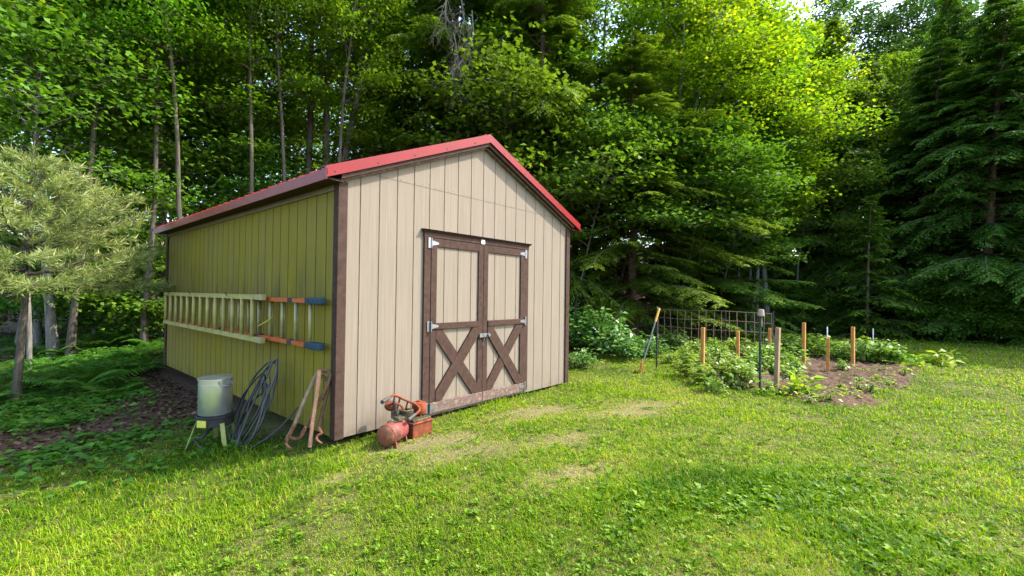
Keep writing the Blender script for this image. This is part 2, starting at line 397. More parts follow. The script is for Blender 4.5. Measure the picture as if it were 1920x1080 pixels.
def hemlock_proto(seed, height, base, radius, leafmat, barkmat, dens=1.0, r0=.17, droop=.55, conical=.75, nb=None, bare=True):
    r = np.random.default_rng(seed); wood = MB(); lv = Leaves()
    tp = np.array(curve_pts((0, 0, -.3), (0, 0, 1), height + .3, 10, r, .012))
    wood.tube(list(tp), [r0 * (1 - .93 * i / 10) * (1.25 if i == 0 else 1) for i in range(11)], 9)
    nb = nb or int(height * 15)
    for k in range(nb):
        f = ((k + r.random()) / nb) ** 1.12; z = base + (height - base) * f
        o = np.array([np.interp(z, tp[:, 2], tp[:, i]) for i in range(3)])
        az = k * 2.399 + r.normal(0, .8)
        ln = radius * ((1 - f) ** conical * .95 + .05) * r.uniform(.38, 1.1) * (1 + .22 * math.sin(az * 2 + z * 1.3 + seed))
        if ln < .12: ln = .12
        el = math.radians(r.uniform(-14, 30) + 30 * f); droop_ = droop * r.uniform(.5, 1.4)
        hd = np.array([math.cos(az), math.sin(az), 0]); sdv = np.array([-hd[1], hd[0], 0])
        m = 8; ts = np.linspace(0, 1, m + 1)
        sway = r.normal(0, .10)
        B = o + np.outer(ts * ln * math.cos(el), hd) + np.outer(np.sin(ts * 2.2) * sway * ln, sdv)
        B[:, 2] += ts * ln * math.sin(el) - droop_ * ln * ts ** 2.0
        wood.tube(list(B), [max(.004, .020 * ln / 2.2 * (1 - .85 * t)) for t in ts], 4, False)
        nt = max(6, int(ln * 13 * dens))
        t0 = .18 if bare else .05
        tt = np.sort(r.uniform(t0, 1.0, nt))
        for j, t in enumerate(tt):
            q = np.array([np.interp(t * m, range(m + 1), B[:, i]) for i in range(3)])
            tg = np.array([np.interp(min(t + .05, 1) * m, range(m + 1), B[:, i]) for i in range(3)]) - np.array([np.interp(max(t - .05, 0) * m, range(m + 1), B[:, i]) for i in range(3)])
            tg /= np.linalg.norm(tg) + 1e-9
            sgn = 1 if j % 2 else -1
            td = tg * .75 + sdv * sgn * r.uniform(.4, 1.0) + np.array([0, 0, r.uniform(-.45, .15)])
            td /= np.linalg.norm(td)
            tl = (ln * (1.08 - t) * .42 + .14) * r.uniform(.7, 1.2)
            tl = min(tl, .85)
            ns = max(5, int(tl / .040))
            u = (np.arange(ns) + r.uniform(0, .6, ns)) / ns
            P = q + np.outer(u * tl, td); P[:, 2] -= .35 * tl * u ** 2 + .0
            s2 = np.where(np.arange(ns) % 2, 1, -1)
            perp = np.cross(td, [0, 0, 1.0]); perp /= np.linalg.norm(perp) + 1e-9
            D = td * .75 + np.outer(s2 * r.uniform(.45, .95, ns), perp) + np.stack([np.zeros(ns), np.zeros(ns), r.uniform(-.55, .0, ns)], 1)
            N = np.stack([r.normal(0, .3, ns), r.normal(0, .3, ns), np.ones(ns)], 1)
            lg = r.uniform(.12, .21, ns) * (1.15 - .5 * u)
            tip = np.clip((t - .45) * .9, 0, 1) * .55 + u * .25 * t
            lv.add(P, D, N, lg, lg * r.uniform(.30, .44, ns), np.clip(.18 + tip + r.normal(0, .13, ns), 0, 1), .05, .4)
    return wood, lv, leafmat, barkmat

def finish(proto, leafname='crown'):
    wood, lv, lm, bm_ = proto
    w = wood.build('trunk', bm_, None, fix=False); c = link(leafname, lv.mesh(leafname, lm))
    wm, cm = w.data, c.data
    bpy.data.objects.remove(w); bpy.data.objects.remove(c)
    return wm, cm, leafname
def plant(name, meshes, x, y, label, cat='tree', group=None, rz=None, sc=1.0, scz=None, z=None, mats=None, names=('trunk', None)):
    t = empty(name, (x, y, float(gz(x, y)) if z is None else z), rng.uniform(0, 6.28) if rz is None else rz, label, cat, group)
    t.scale = (sc, sc, scz or sc)
    parts = []
    for me, nm in ((meshes[0], names[0]), (meshes[1], meshes[2])):
        if me is None: continue
        parts.append(link(nm, me, t))
    if mats:
        for o, m in zip(parts, mats):
            if m is not None:
                o.material_slots[0].link = 'OBJECT'; o.material_slots[0].material = m
    return t
#@@SETTING
# ================================================================== GROUND
xs = np.concatenate([[-260, -150, -90, -60, -40, -28, -20, -15], np.arange(-11, 26, .14), [28, 31, 35, 42, 55, 80, 120, 180, 280]])
ys = np.concatenate([[-200, -120, -70, -45, -30, -22, -17, -13], np.arange(-10.5, 22, .14), [24, 27, 31, 38, 50, 75, 120, 180, 280]])
def lawn_mask(x, y):
    x = np.asarray(x, float); y = np.asarray(y, float)
    n = (fbm(x, y, .8, 21) - .5) * 1.6
    lm = sstep(2.9, 1.7, y + n * .8)                           # left of the shed
    yl = 1.2 + .16 * np.maximum(0, x - 4)
    rm = sstep(yl + .9, yl - .2, y + n * .5) * sstep(18.6, 17.2, x + n * .5 + np.maximum(0, -5 - y) * .45)
    return np.where(x < 1.8, lm, rm)
BARE = [(1.97, -.72, .62, .26), (.60, -.62, .55, .22), (.55, -1.05, .5, .2), (.75, -1.95, .34, .10), (3.3, -1.55, .6, .14), (-.35, -.55, .25, .10), (2.6, -1.5, .5, .16), (1.3, -1.5, .4, .15)]
def bare_mask(x, y):
    b = np.zeros(np.shape(x))
    for cx, cy, ax, ay in BARE:
        ca, sa = .91, -.41
        u = ((x - cx) * ca + (y - cy) * sa) / ax; v = (-(x - cx) * sa + (y - cy) * ca) / ay
        b = np.maximum(b, np.exp(-(u * u + v * v)) * 1.25)
    return np.clip(b * (.55 + .9 * fbm(x, y, 5, 31)), 0, 1)
GX, GY = np.meshgrid(xs, ys, indexing='ij'); nx, ny = GX.shape
GZ = gz(GX, GY)
ii = (np.arange(nx - 1)[:, None] * ny + np.arange(ny - 1)[None, :]).ravel()
quads = np.stack([ii, ii + ny, ii + ny + 1, ii + 1], 1)
me = raw_mesh('ground', np.stack([GX, GY, GZ], -1).reshape(-1, 3), quads, np.zeros((0, 3), int), ground_mat(),
              {'lawn': lawn_mask(GX, GY).ravel(), 'bare': (bare_mask(GX, GY) * .42).ravel()}, True)
tag(link('ground', me), kind='structure')

# garden bed: heaped turned soil
BED = np.array([(4.95, -3.05), (5.1, -2.3), (5.75, -.95), (6.6, -.45), (8.6, -.2), (10.4, -1.9), (11.0, -3.6), (10.2, -4.1), (8.6, -4.05), (6.6, -3.75), (5.3, -3.45)])
def poly_dist(px_, py_, poly):
    """signed distance, positive inside"""
    px_ = np.asarray(px_, float); py_ = np.asarray(py_, float); d = np.full(px_.shape, 1e9); ins = np.zeros(px_.shape, bool)
    for i in range(len(poly)):
        (ax, ay), (bx, by) = poly[i], poly[(i + 1) % len(poly)]
        ex, ey = bx - ax, by - ay
        t = np.clip(((px_ - ax) * ex + (py_ - ay) * ey) / (ex * ex + ey * ey), 0, 1)
        d = np.minimum(d, np.hypot(px_ - ax - t * ex, py_ - ay - t * ey))
        c = ((ay > py_) != (by > py_)) & (px_ < (bx - ax) * (py_ - ay) / (by - ay + 1e-12) + ax)
        ins ^= c
    return np.where(ins, d, -d)
bx_ = np.arange(4.3, 11.5, .035); by_ = np.arange(-4.6, .3, .035)
BX, BY = np.meshgrid(bx_, by_, indexing='ij')
bd = poly_dist(BX, BY, BED) + .5 * (fbm(BX, BY, 2.6, 41) - .5)
BZ = gz(BX, BY) - .035 + .085 * sstep(-.12, .3, bd) + sstep(-.05, .2, bd) * (.085 * (fbm(BX, BY, 7, 44) - .5) + .05 * (noise2(BX, BY, 19, 45) - .5))
ii = (np.arange(len(bx_) - 1)[:, None] * len(by_) + np.arange(len(by_) - 1)[None, :]).ravel()
nb_ = len(by_)
tag(link('garden_soil', raw_mesh('garden_soil', np.stack([BX, BY, BZ], -1).reshape(-1, 3), np.stack([ii, ii + nb_, ii + nb_ + 1, ii + 1], 1), np.zeros((0, 3), int), bed_mat(), None, True)), kind='structure')
def bed_z(x, y): return float(gz(x, y)) + .03
#@@SHED
# ================================================================== SHED
shed = empty('storage_shed', (0, 0, 0), 0, 'beige board sided storage shed with red metal roof and brown double doors', 'shed')
def wall_top(x): return min(H, H)  # eaves
def groove_profile(a, b, off, step=.2032, gw=.011, gd=.007):
    """(coordinate, depth) along a wall with vertical grooves"""
    out = [(a, 0.0)]; k = math.ceil((a - off) / step + .02)
    while off + k * step < b - .01:
        g = off + k * step
        if g > a + .012: out += [(g - gw / 2, 0.0), (g - gw / 2 + .002, gd), (g + gw / 2 - .002, gd), (g + gw / 2, 0.0)]
        k += 1
    out.append((b, 0.0)); return out
def gable(x): return RIDGE - .13 - SLOPE * abs(x - W / 2)
def siding_wall(name, prof, place, ztop, z0=0.0, thick=.03, mat=None, gmat=None, cuts=()):
    """extrude a grooved profile upwards; place(u, d, z) maps to the world"""
    vs, fs, mi = [], [], []
    ex = sorted(set([p[0] for p in prof] + list(cuts)))
    pr = dict(); us = [p[0] for p in prof]; ds = [p[1] for p in prof]
    P = [(u, float(np.interp(u, us, ds))) for u in ex]
    for u, d in P: vs += [place(u, d, z0), place(u, d, ztop(u)), place(u, thick, z0), place(u, thick, ztop(u))]
    for i in range(len(P) - 1):
        a, b = 4 * i, 4 * i + 4
        fs.append((a, b, b + 1, a + 1)); mi.append(1 if P[i][1] > 0 or P[i+1][1] > 0 else 0)
        fs.append((a + 2, a + 3, b + 3, b + 2)); mi.append(0)
        fs.append((a + 1, b + 1, b + 3, a + 3)); mi.append(0); fs.append((a, a + 2, b + 2, b)); mi.append(0)
    n = 4 * (len(P) - 1); fs += [(0, 1, 3, 2), (n, n + 2, n + 3, n + 1)]; mi += [0, 0]
    me = bpy.data.meshes.new(name); me.from_pydata(vs, [], fs)
    me.materials.append(mat); me.materials.append(gmat); me.polygons.foreach_set('material_index', mi)
    bm = bmesh.new(); bm.from_mesh(me); bmesh.ops.recalc_face_normals(bm, faces=bm.faces); bm.to_mesh(me); bm.free()
    return link(name, me, shed)
fw = siding_wall('wall', groove_profile(.002, W - .002, 0), lambda u, d, z: (u, d, z), gable, 0, .03, M['siding'], M['groove'], (W / 2,))
siding_wall('wall', groove_profile(.002, W - .002, 0), lambda u, d, z: (u, L - d, z), gable, 0, .03, M['siding'], M['groove'], (W / 2,))
siding_wall('wall', groove_profile(.032, L - .032, .03, gw=.012), lambda u, d, z: (d, u, z), lambda u: H + .06, 0, .03, M['siding_green'], plain('algae_groove_paint', (.052, .045, .012), .9))['label'] = 'shaded long wall stained yellow green with algae'
siding_wall('wall', groove_profile(.032, L - .032, .03), lambda u, d, z: (W - d, u, z), lambda u: H + .06, 0, .03, M['siding'], M['groove'])
# horizontal flashing joint and nail heads on the gable
b = MB(); r_ = np.random.default_rng(3)
for k in range(40):
    x = .12 + k * .0875 + r_.normal(0, .01)
    if x < W - .1: b.lathe([(.0001, .0022), (.004, .002), (.006, 0)], (x, 0, 2.43 + r_.normal(0, .008) + .02), (0, -1, 0), 6)
for k in range(1, 18):
    for z in np.arange(.15, 2.4, .3):
        x = k * .2032 + (.017 if k % 2 else -.017)
        if .9 < x < 2.75 and z < 2.0: continue
        if k % 2 == 0 or r_.random() < .35: b.lathe([(.0001, .0018), (.003, .0016), (.0045, 0)], (x + r_.normal(0, .003), 0, z + r_.normal(0, .02)), (0, -1, 0), 6)
nails = bpy.data.meshes.new('nails'); nails.from_pydata(b.v, [], b.f)
bm = bmesh.new(); bm.from_mesh(fw.data); n0 = len(bm.faces); bm.from_mesh(nails); bm.faces.ensure_lookup_table()
for f in bm.faces[n0:]: f.material_index = 1
bm.to_mesh(fw.data); bm.free(); bpy.data.meshes.remove(nails)
MB().box(.07, W - .07, -.0018, .004, 2.428, 2.433).build('flashing_joint', plain('joint_paint', (.135, .108, .08), .9), shed)  # thin seam strip, darker in tone than the siding
# corner boards
for x0, x1, y0, y1 in ((-.022, .066, -.022, -.0005), (W - .066, W + .022, -.022, -.0005)):
    zt = gable(x0 if x0 < 1 else x1) + .005
    MB().box(x0, x1, y0, y1, -.005, zt - .01).build('corner_trim', M['brown'], shed, .003)
for x0, x1, y0, y1 in ((-.0225, -.0005, .0, .066), (W + .0005, W + .0225, .0, .066), (-.022, -.0005, L - .07, L + .022), (W + .0005, W + .022, L - .07, L + .022)):
    MB().box(x0, x1, y0, y1, -.005, H + .03).build('corner_trim', M['brown'], shed, .003)
# roof: two ribbed sheets on a deck
EO = .17; FO = .10                               # eave and gable overhang
def roof_z(x): return RIDGE - SLOPE * abs(x - W / 2)
for sgn in (-1, 1):
    xe = W / 2 + sgn * (W / 2 + EO)
    pr = [-FO + .012]; hs = [0.0]; y = -FO + .09
    while y < L + FO - .06:
        pr += [y - .026, y - .010, y + .010, y + .026]; hs += [0, .016, .016, 0]; y += .2286
    pr.append(L + FO - .012); hs.append(0)
    vs = []; fs = []; n = len(pr)
    for (x, z) in ((W / 2, RIDGE - .008), (xe, roof_z(xe) - .008)):
        for y, h in zip(pr, hs): vs.append((x, y, z + h))
    for (x, z) in ((W / 2, RIDGE - .028), (xe, roof_z(xe) - .028)):
        for y, h in zip(pr, hs): vs.append((x, y, z))
    for i in range(n - 1):
        fs += [(i, i + 1, n + i + 1, n + i), (2*n + i, 3*n + i, 3*n + i + 1, 2*n + i + 1), (n + i, n + i + 1, 3*n + i + 1, 3*n + i)]
    fs += [(0, n, 3*n, 2*n), (n - 1, 3*n - 1, 4*n - 1, 2*n - 1)]
    MB().add(vs, fs).build('roof_sheet', M['red'], shed)
    # eave: drip trim, soffit board
    s = sgn
    a, b2 = (xe - .012, xe + .004) if s < 0 else (xe - .004, xe + .012)
    MB().box(min(xe, xe + s*.010), max(xe, xe + s*.010), -FO - .004, L + FO, roof_z(xe) - .105, roof_z(xe) - .012).build('eave_trim', M['red_dull'], shed, .002)
    xi = 0 if s < 0 else W
    MB().box(min(xi - s*(-.002), xe - s*.002), max(xi - s*(-.002), xe - s*.002), -FO + .03, L + FO - .03, roof_z(xe) - .096, roof_z(xe) - .080).build('soffit', M['brown'], shed)
    MB().box(min(xi + s*.001, xi + s*.02), max(xi + s*.001, xi + s*.02), .0, L, roof_z(xe) - .150, roof_z(xe) - .098).build('frieze_board', M['siding'], shed, .002)
    # rakes at both gables: metal gable trim over a lip and a brown board
    for yf, sy in ((-FO, -1), (L + FO, 1)):
        x0, x1 = W / 2, xe + s * .012
        def band(t0, t1, ya, yb, x1=x1):
            z0, z1 = RIDGE, roof_z(xe) - SLOPE * .012
            vs = []
            for y in (ya, yb):
                vs += [(x0, y, z0 - t0), (x1, y, roof_z(x1) - t0), (x1, y, roof_z(x1) - t1), (x0, y, z0 - t1)]
            return MB().add(vs, [(0, 1, 2, 3), (7, 6, 5, 4), (0, 4, 5, 1), (1, 5, 6, 2), (2, 6, 7, 3), (3, 7, 4, 0)])
        o = band(-.018, .068, yf + sy * .004, yf - sy * .030)
        o.add(*[(v, f) for v, f in [(band(.0685, .086, yf + sy * .012, yf - sy * .02).v, [(0, 1, 2, 3), (7, 6, 5, 4), (0, 4, 5, 1), (1, 5, 6, 2), (2, 6, 7, 3), (3, 7, 4, 0)])]][0])
        # flange that wraps over the roof sheets
        vs = [(x0, yf + sy*.004, RIDGE + .018), (x1, yf + sy*.004, roof_z(x1) + .018), (x1, yf - sy*.10, roof_z(x1) + .020), (x0, yf - sy*.10, RIDGE + .020)]
        o.add(vs + [(a_, b_, c_ - .004) for a_, b_, c_ in vs], [(0, 1, 2, 3), (7, 6, 5, 4), (0, 4, 5, 1), (1, 5, 6, 2), (2, 6, 7, 3), (3, 7, 4, 0)])
        for q in np.arange(.25, abs(x1 - x0), .42):
            xq = x0 + s * q; o.lathe([(.0001, .006), (.006, .005), (.009, .0)], (xq, yf + sy * .004, roof_z(xq) - .055), (0, sy, 0), 6)
        o.build('rake_trim', M['red'], shed)
        band(.0865, .128, yf - sy * .012, yf - sy * .055, W / 2 + s * (W / 2 + .03)).build('rake_board', M['brown'], shed)
        band(.105, .150, yf - sy * .056, yf - sy * (FO - .0015), W / 2 + s * (W / 2 + .02)).build('rake_board', M['brown_worn'], shed)
vs = []
for y in (-FO + .06, L + FO - .06):
    vs += [(W/2 - .16, y, roof_z(W/2 - .16) + .018), (W/2, y, RIDGE + .030), (W/2 + .16, y, roof_z(W/2 + .16) + .018), (W/2 + .16, y, roof_z(W/2 + .16) + .010), (W/2, y, RIDGE + .022), (W/2 - .16, y, roof_z(W/2 - .16) + .010)]
MB().add(vs, [(0, 1, 4, 5), (1, 2, 3, 4), (6, 11, 10, 7), (7, 10, 9, 8), (0, 6, 7, 1), (1, 7, 8, 2), (5, 4, 10, 11), (4, 3, 9, 10)]).build('ridge_cap', M['red'], shed)
# floor and skids below
MB().box(.03, W - .03, .035, L - .035, .01, .05).build('floor', M['dark'], shed)
for x in (.25, 1.25, 2.4, 3.35): MB().box(x, x + .1, .25, L - .1, -.19, .009).build('skid', M['dark'], shed)
for y in (.6, 2.9, 5.3):
    for x in (.18, 3.3): MB().box(x, x + .2, y, y + .38, -.40, -.1905).build('support_block', M['groove'], shed)
# ---- doors
HX0, HX1 = .94, 2.685
MB().box(HX0, HX0 + .085, -.024, -.0005, .04, 1.905).build('door_casing', M['brown'], shed, .003)
MB().box(HX1 - .085, HX1, -.024, -.0005, .04, 1.905).build('door_casing', M['brown'], shed, .003)
hd = MB().box(HX0 - .005, HX1 + .005, -.026, -.0005, 1.9055, 1.965)
hd.add([(HX0 - .012, -.028, 1.955), (HX1 + .012, -.028, 1.955), (HX1 + .03, -.062, 1.985), (HX0 - .03, -.062, 1.985),
        (HX0 - .012, -.0008, 1.955), (HX1 + .012, -.0008, 1.955), (HX1 + .03, -.0008, 1.992), (HX0 - .03, -.0008, 1.992)],
       [(0, 1, 2, 3), (3, 2, 6, 7), (0, 3, 7, 4), (1, 5, 6, 2), (4, 5, 1, 0), (4, 7, 6, 5)])
hd.build('door_header', M['brown'], shed, .002)
MB().box(1.775, 1.835, -.034, -.0265, 1.905, 1.955).build('white_plate', M['white'], shed, .002)
DX = ((1.0285, 1.818), (1.824, 2.597))
for di, (x0, x1) in enumerate(DX):
    sw = .078; z0, z1 = .035, 1.898; yf = -.030; yb = -.0125
    pr = groove_profile(x0 + .005, x1 - .005, 0)
    door = siding_wall('door', pr, lambda u, d, z: (u, -.012 + d * .9, z), lambda u: z1 - .01, z0 + .01, .010, M['siding'], M['groove'])
    hin = x0 if di == 0 else x1
    for a in ((x0, x0 + sw), (x1 - sw, x1)):
        MB().box(a[0], a[1], yf, yb, z0 + .112, z1).build('door_stile', M['brown'], door, .003)
    MB().box(x0 + sw + .0005, x1 - sw - .0005, yf + .001, yb, z1 - .085, z1).build('door_rail', M['brown'], door, .003)
    MB().box(x0 + sw - (.03 if di == 0 else -.0005), x1 - sw + (.03 if di else -.0005), yf - .013, yb, .925, .99).build('door_rail', M['brown'], door, .003)
    MB().box(x0 - .0, x1 + .0, yf - .012, yb, z0, z0 + .110).build('door_rail', M['brown_worn'], door, .004)
    xa, xb = x0 + sw, x1 - sw; za, zb = z0 + .115, .920
    def brace(p, q, y, w=.066):
        p = np.array(p); q = np.array(q); d = (q - p) / np.linalg.norm(q - p)
        k = abs(w / 2 / d[1]); m = w / 2 / abs(d[0])
        pl = [(p[0], p[1]), (p[0] + 2 * k * np.sign(d[0]), p[1]), (q[0], q[1] - 2 * m * np.sign(d[1])), (q[0], q[1]), (q[0] - 2 * k * np.sign(d[0]), q[1]), (p[0], p[1] + 2 * m * np.sign(d[1]))]
        mb = MB(); n = 6
        vs = [(x, y, z) for x, z in pl] + [(x, yb, z) for x, z in pl]
        mb.add(vs, [tuple(range(n)), tuple(range(2*n-1, n-1, -1))] + [(i, n+i, n+(i+1) % n, (i+1) % n) for i in range(n)])
        return mb
    over, under = ((xa, za), (xb, zb)), ((xa, zb), (xb, za))
    if di == 1: over, under = under, over
    brace(*over, yf - .008).build('door_brace', M['brown'], door, .003)
    brace(*under, yf - .003).build('door_brace', M['brown'], door, .003)
    s = 1 if di == 0 else -1
    for zh in (1.845, .957, .095):
        hb = MB(); yh = yf - (.0135 if zh < 1 else .0005)
        plate = sorted((hin - s * .045, hin - s * .012)); hb.box(plate[0], plate[1], -.033, -.0245, zh - .055, zh + .055)
        hb.tube([(hin - s*.004, yh - .004, zh - .055), (hin - s*.004, yh - .004, zh + .055)], .008, 8)
        t = [(hin + s * .004, zh + .028), (hin + s * .095, zh + .010), (hin + s * .095, zh - .010), (hin + s * .004, zh - .028)]
        vs = [(x, yh - .004, z) for x, z in t] + [(x, yh, z) for x, z in t]
        hb.add(vs, [(0, 1, 2, 3), (7, 6, 5, 4), (0, 4, 5, 1), (1, 5, 6, 2), (2, 6, 7, 3), (3, 7, 4, 0)])
        hb.build('hinge', M['galv'], door, .001)
    if di == 0:
        lt = MB().box(1.752, 1.905, -.052, -.0305, .795, .838); lt.tube([(1.885, -.075, .80), (1.885, -.06, .842), (1.885, -.04, .842), (1.885, -.034, .80)], .005, 6)
        lt.tube([(1.80, -.052, .838), (1.83, -.055, .795), (1.80, -.05, .70)], .004, 5); lt.lathe([(.0001, .03), (.017, .03), (.019, .02), (.019, 0)], (1.89, -.05, .817), (0, -1, 0), 12)
        lt.build('latch', M['galv'], door, .003)
#@@PROPS
# ================================================================== LADDERS on the long wall
def ladder(name, label, y0, y1, x, zb, zt, railw, raild, rungr, mat, rungmat, n0=None, step=.305, second=None):
    t = empty(name, (x, y0, (zb + zt) / 2), 0, label, 'ladder')
    def P(px, py, pz): return (px - x, py - y0, pz - (zb + zt) / 2)
    for z in (zb, zt):
        m = MB(); a = P(x, y0, z); c = P(x, y1, z)
        # channel section: web and two flanges
        s = 1 if z == zb else -1
        zz = a[2]
        m.box(-raild/2, raild/2, 0, y1 - y0, zz - .003, zz + .003)
        m.box(-raild/2 - .0005, -raild/2 + .005, -.0005, y1 - y0 + .0005, zz - railw * .5, zz + railw * .5)
        m.box(raild/2 - .005, raild/2 + .0005, -.0005, y1 - y0 + .0005, zz - railw * .5, zz + railw * .5)
        m.build('rail', mat, t, .001)
    y = n0 if n0 else y0 + .2
    while y < y1 - .05:
        MB().tube([P(x, y, zb + .004), P(x, y, zt - .004)], rungr, 8).build('rung', rungmat, t)
        y += step
    return t
lo = ladder('extension_ladder', 'orange fibreglass extension ladder with blue rubber boots hung flat on the shed wall', .31, 5.45, -.085, .815, 1.225, .042, .060, .017, M['orange'], M['rung'], .345)
for z in (-.205, .205):
    bt = MB().box(-.036, .036, -.19, .02, z - .033, z + .033).build('rubber_boot', M['blue'], lo, .014)
    MB().box(-.034, .034, .0205, .09, z - .0265, z + .0265).build('shoe_bracket', M['soot'], lo, .003)
for y in (.36, 1.2, 2.4):
    for z in (-.205, .205): MB().box(-.034, .034, y, y + .10, z - .0245, z + .0245).build('rail_bracket', M['soot'], lo, .003)
for y in np.arange(.48, 1.4, .305): MB().tube([(.02, y - .14, -.2), (.02, y - .14, .2)], .012, 6).build('rung', M['rung'], lo)
MB().tube([(-.03, 1.20, -.10), (-.04, 1.05, -.06), (-.03, .86, .0), (-.035, .84, .02)], .007, 6).build('pull_rope', M['yellowtag'], lo)
lp_ = ladder('aluminium_ladder', 'pale algae stained aluminium ladder hanging in front of the orange extension ladder', 1.36, 5.22, -.175, .795, 1.245, .052, .034, .022, M['pale_alu'], M['pale_alu'], 1.50)
for z in (-.225, .225): MB().box(-.026, .026, -.16, .02, z - .030, z + .030).build('end_cap', M['rung'], lp_, .006)
for y in (.9, 2.4, 3.5):
    MB().tube([(.15, y, .20), (-.02, y, .235), (-.035, y, .27)], .006, 5).build('hanger_hook', M['soot'], lp_)
# ================================================================== COOKER with pot
gx_, gy_ = on_ground(402, 834)
g0 = float(gz(gx_, gy_))
ck = empty('outdoor_burner_stand', (gx_, gy_, g0), math.radians(-55), 'sooty propane burner stand on splayed pale green legs beside the shed', 'burner')
zt = .30
m = MB()
m.lathe([(.165, zt - .012), (.182, zt - .012), (.182, zt + .006), (.165, zt + .006), (.165, zt - .012)], n=30)
for k in range(4):
    a = k * math.pi / 2 + .4; m.bar((.17 * math.cos(a), .17 * math.sin(a), zt - .003), (.03 * math.cos(a), .03 * math.sin(a), zt - .003), .014, .012)
m.build('pot_ring', M['soot'], ck)
m = MB(); m.lathe([(.17, zt - .016), (.178, zt - .016), (.172, zt - .095), (.163, zt - .095), (.17, zt - .016)], n=30); m.build('wind_guard', M['soot'], ck)
m = MB(); m.lathe([(.0001, .185), (.05, .19), (.055, .215), (.03, .225), (.0001, .225)], n=18); m.tube([(0, 0, .19), (.02, -.15, .16), (.05, -.24, .13)], .013, 8); m.build('burner_head', M['soot'], ck)
MB().box(-.055, .045, -.186, -.178, zt - .086, zt - .022).build('warning_label', M['yellowtag'], ck)
for a in (-2.43, -.51, 1.25, 2.2):
    c, s = math.cos(a), math.sin(a)
    MB().bar((.165 * c, .165 * s, zt - .05), (.262 * c, .262 * s, -.02), .044, .007, (c, s, .35)).build('leg', M['steel_leg'], ck, .001)
m = MB(); rr = np.random.default_rng(5)
m.tube([(.05, -.24, .13), (.0, -.25, .15), (-.03, -.25, .12), (0, -.25, .09), (.05, -.25, .05), (.14, -.24, .02), (.3, -.2, .012), (.45, -.1, .012), (.6, .1, .015)], .0065, 8)
m.build('gas_hose', M['hose'], ck)
m = MB(); m.lathe([(.0001, .03), (.022, .03), (.024, .0), (.0001, 0)], (.17, -.24, .008), n=12); m.build('regulator', M['alu'], ck)
ck.scale = (.9, .9, 1.0)
pot = empty('stock_pot', (gx_, gy_, g0 + zt + .008), math.radians(-30), 'tall shiny aluminium stock pot with lid sitting on the burner stand', 'pot')
R0, HP = .145, .335
MB().lathe([(.0001, 0), (R0 * .95, 0), (R0, .012), (R0, HP * .86), (R0 + .003, HP * .865), (R0 + .003, HP * .885), (R0, HP * .89), (R0, HP), (R0 + .006, HP + .002), (R0 + .006, HP + .007), (R0 - .006, HP + .007)], n=48).build('pot_body', M['alu'], pot)
MB().lathe([(R0 + .009, HP + .0075), (R0 + .009, HP + .020), (R0 - .01, HP + .024), (.05, HP + .034), (.0001, HP + .036)], n=48).build('lid', M['alu'], pot)
for a in (-.75, 2.4):
    c, s = math.cos(a), math.sin(a); hb = MB()
    def Q(t, o, z): return ((R0 + o) * math.cos(a + t), (R0 + o) * math.sin(a + t), z)
    hb.tube([Q(-.38, .004, .325), Q(-.36, .02, .315), Q(-.30, .034, .292), Q(0, .042, .288), Q(.30, .034, .292), Q(.36, .02, .315), Q(.38, .004, .325)], .0055, 6)
    for q in (-.38, .38): hb.lathe([(.0001, .012), (.012, .010), (.014, 0)], Q(q, 0, .325), (math.cos(a + q), math.sin(a + q), 0), 8)
    hb.build('handle', M['galv'], pot)
# ================================================================== HOSE COIL against the wall
hy = 1.02; hg = float(gz(-.4, hy))
hc = MB(); rr = np.random.default_rng(12)
pts = []
for k in range(6):
    tilt = rr.normal(-.05, .17); ry = .27 + rr.normal(0, .04) - .018 * k; rz_ = .36 + rr.normal(0, .03) - .035 * (k % 3); oy = rr.normal(0, .10); off = -.012 * k + rr.normal(0, .012)
    for j in range(26):
        a = 2 * math.pi * j / 26 + math.pi / 2
        u = ry * math.cos(a) * (1 + .1 * math.sin(2 * a + k)); v = rz_ * math.sin(a) - (.40 - rz_)
        yy = u * math.cos(tilt) - v * math.sin(tilt) + oy; vv = u * math.sin(tilt) + v * math.cos(tilt)
        h = np.clip((vv + .45) / .9, 0, 1)
        yy += (1 - h) * .10 - .03             # bottoms of the loops trail towards the back
        pts.append((-.095 - (1 - h) * .34 + off * .8 + (1 - h) * rr.normal(0, .01) + (.0), yy, max(vv + .41, .02 + .01 * (k % 3))))
pts += [(-.50, -.10, .03), (-.42, -.28, .05), (-.22, -.40, .22), (-.09, -.47, .40)]
P_ = np.array(pts); Q_ = []
for i in range(len(P_) - 1):
    p0, p1, p2, p3 = P_[max(i-1, 0)], P_[i], P_[i+1], P_[min(i+2, len(P_)-1)]
    for t in (0, .5): Q_.append(.5 * ((2*p1) + (-p0+p2)*t + (2*p0-5*p1+4*p2-p3)*t*t + (-p0+3*p1-3*p2+p3)*t**3))
Q_.append(P_[-1])
hc.tube(Q_, .0095, 7)
o = hc.build('garden_hose', M['hose']); o.location = (0, hy, hg)
tag(o, 'black hose coiled in tall loose loops leaning on the algae stained wall', 'hose')
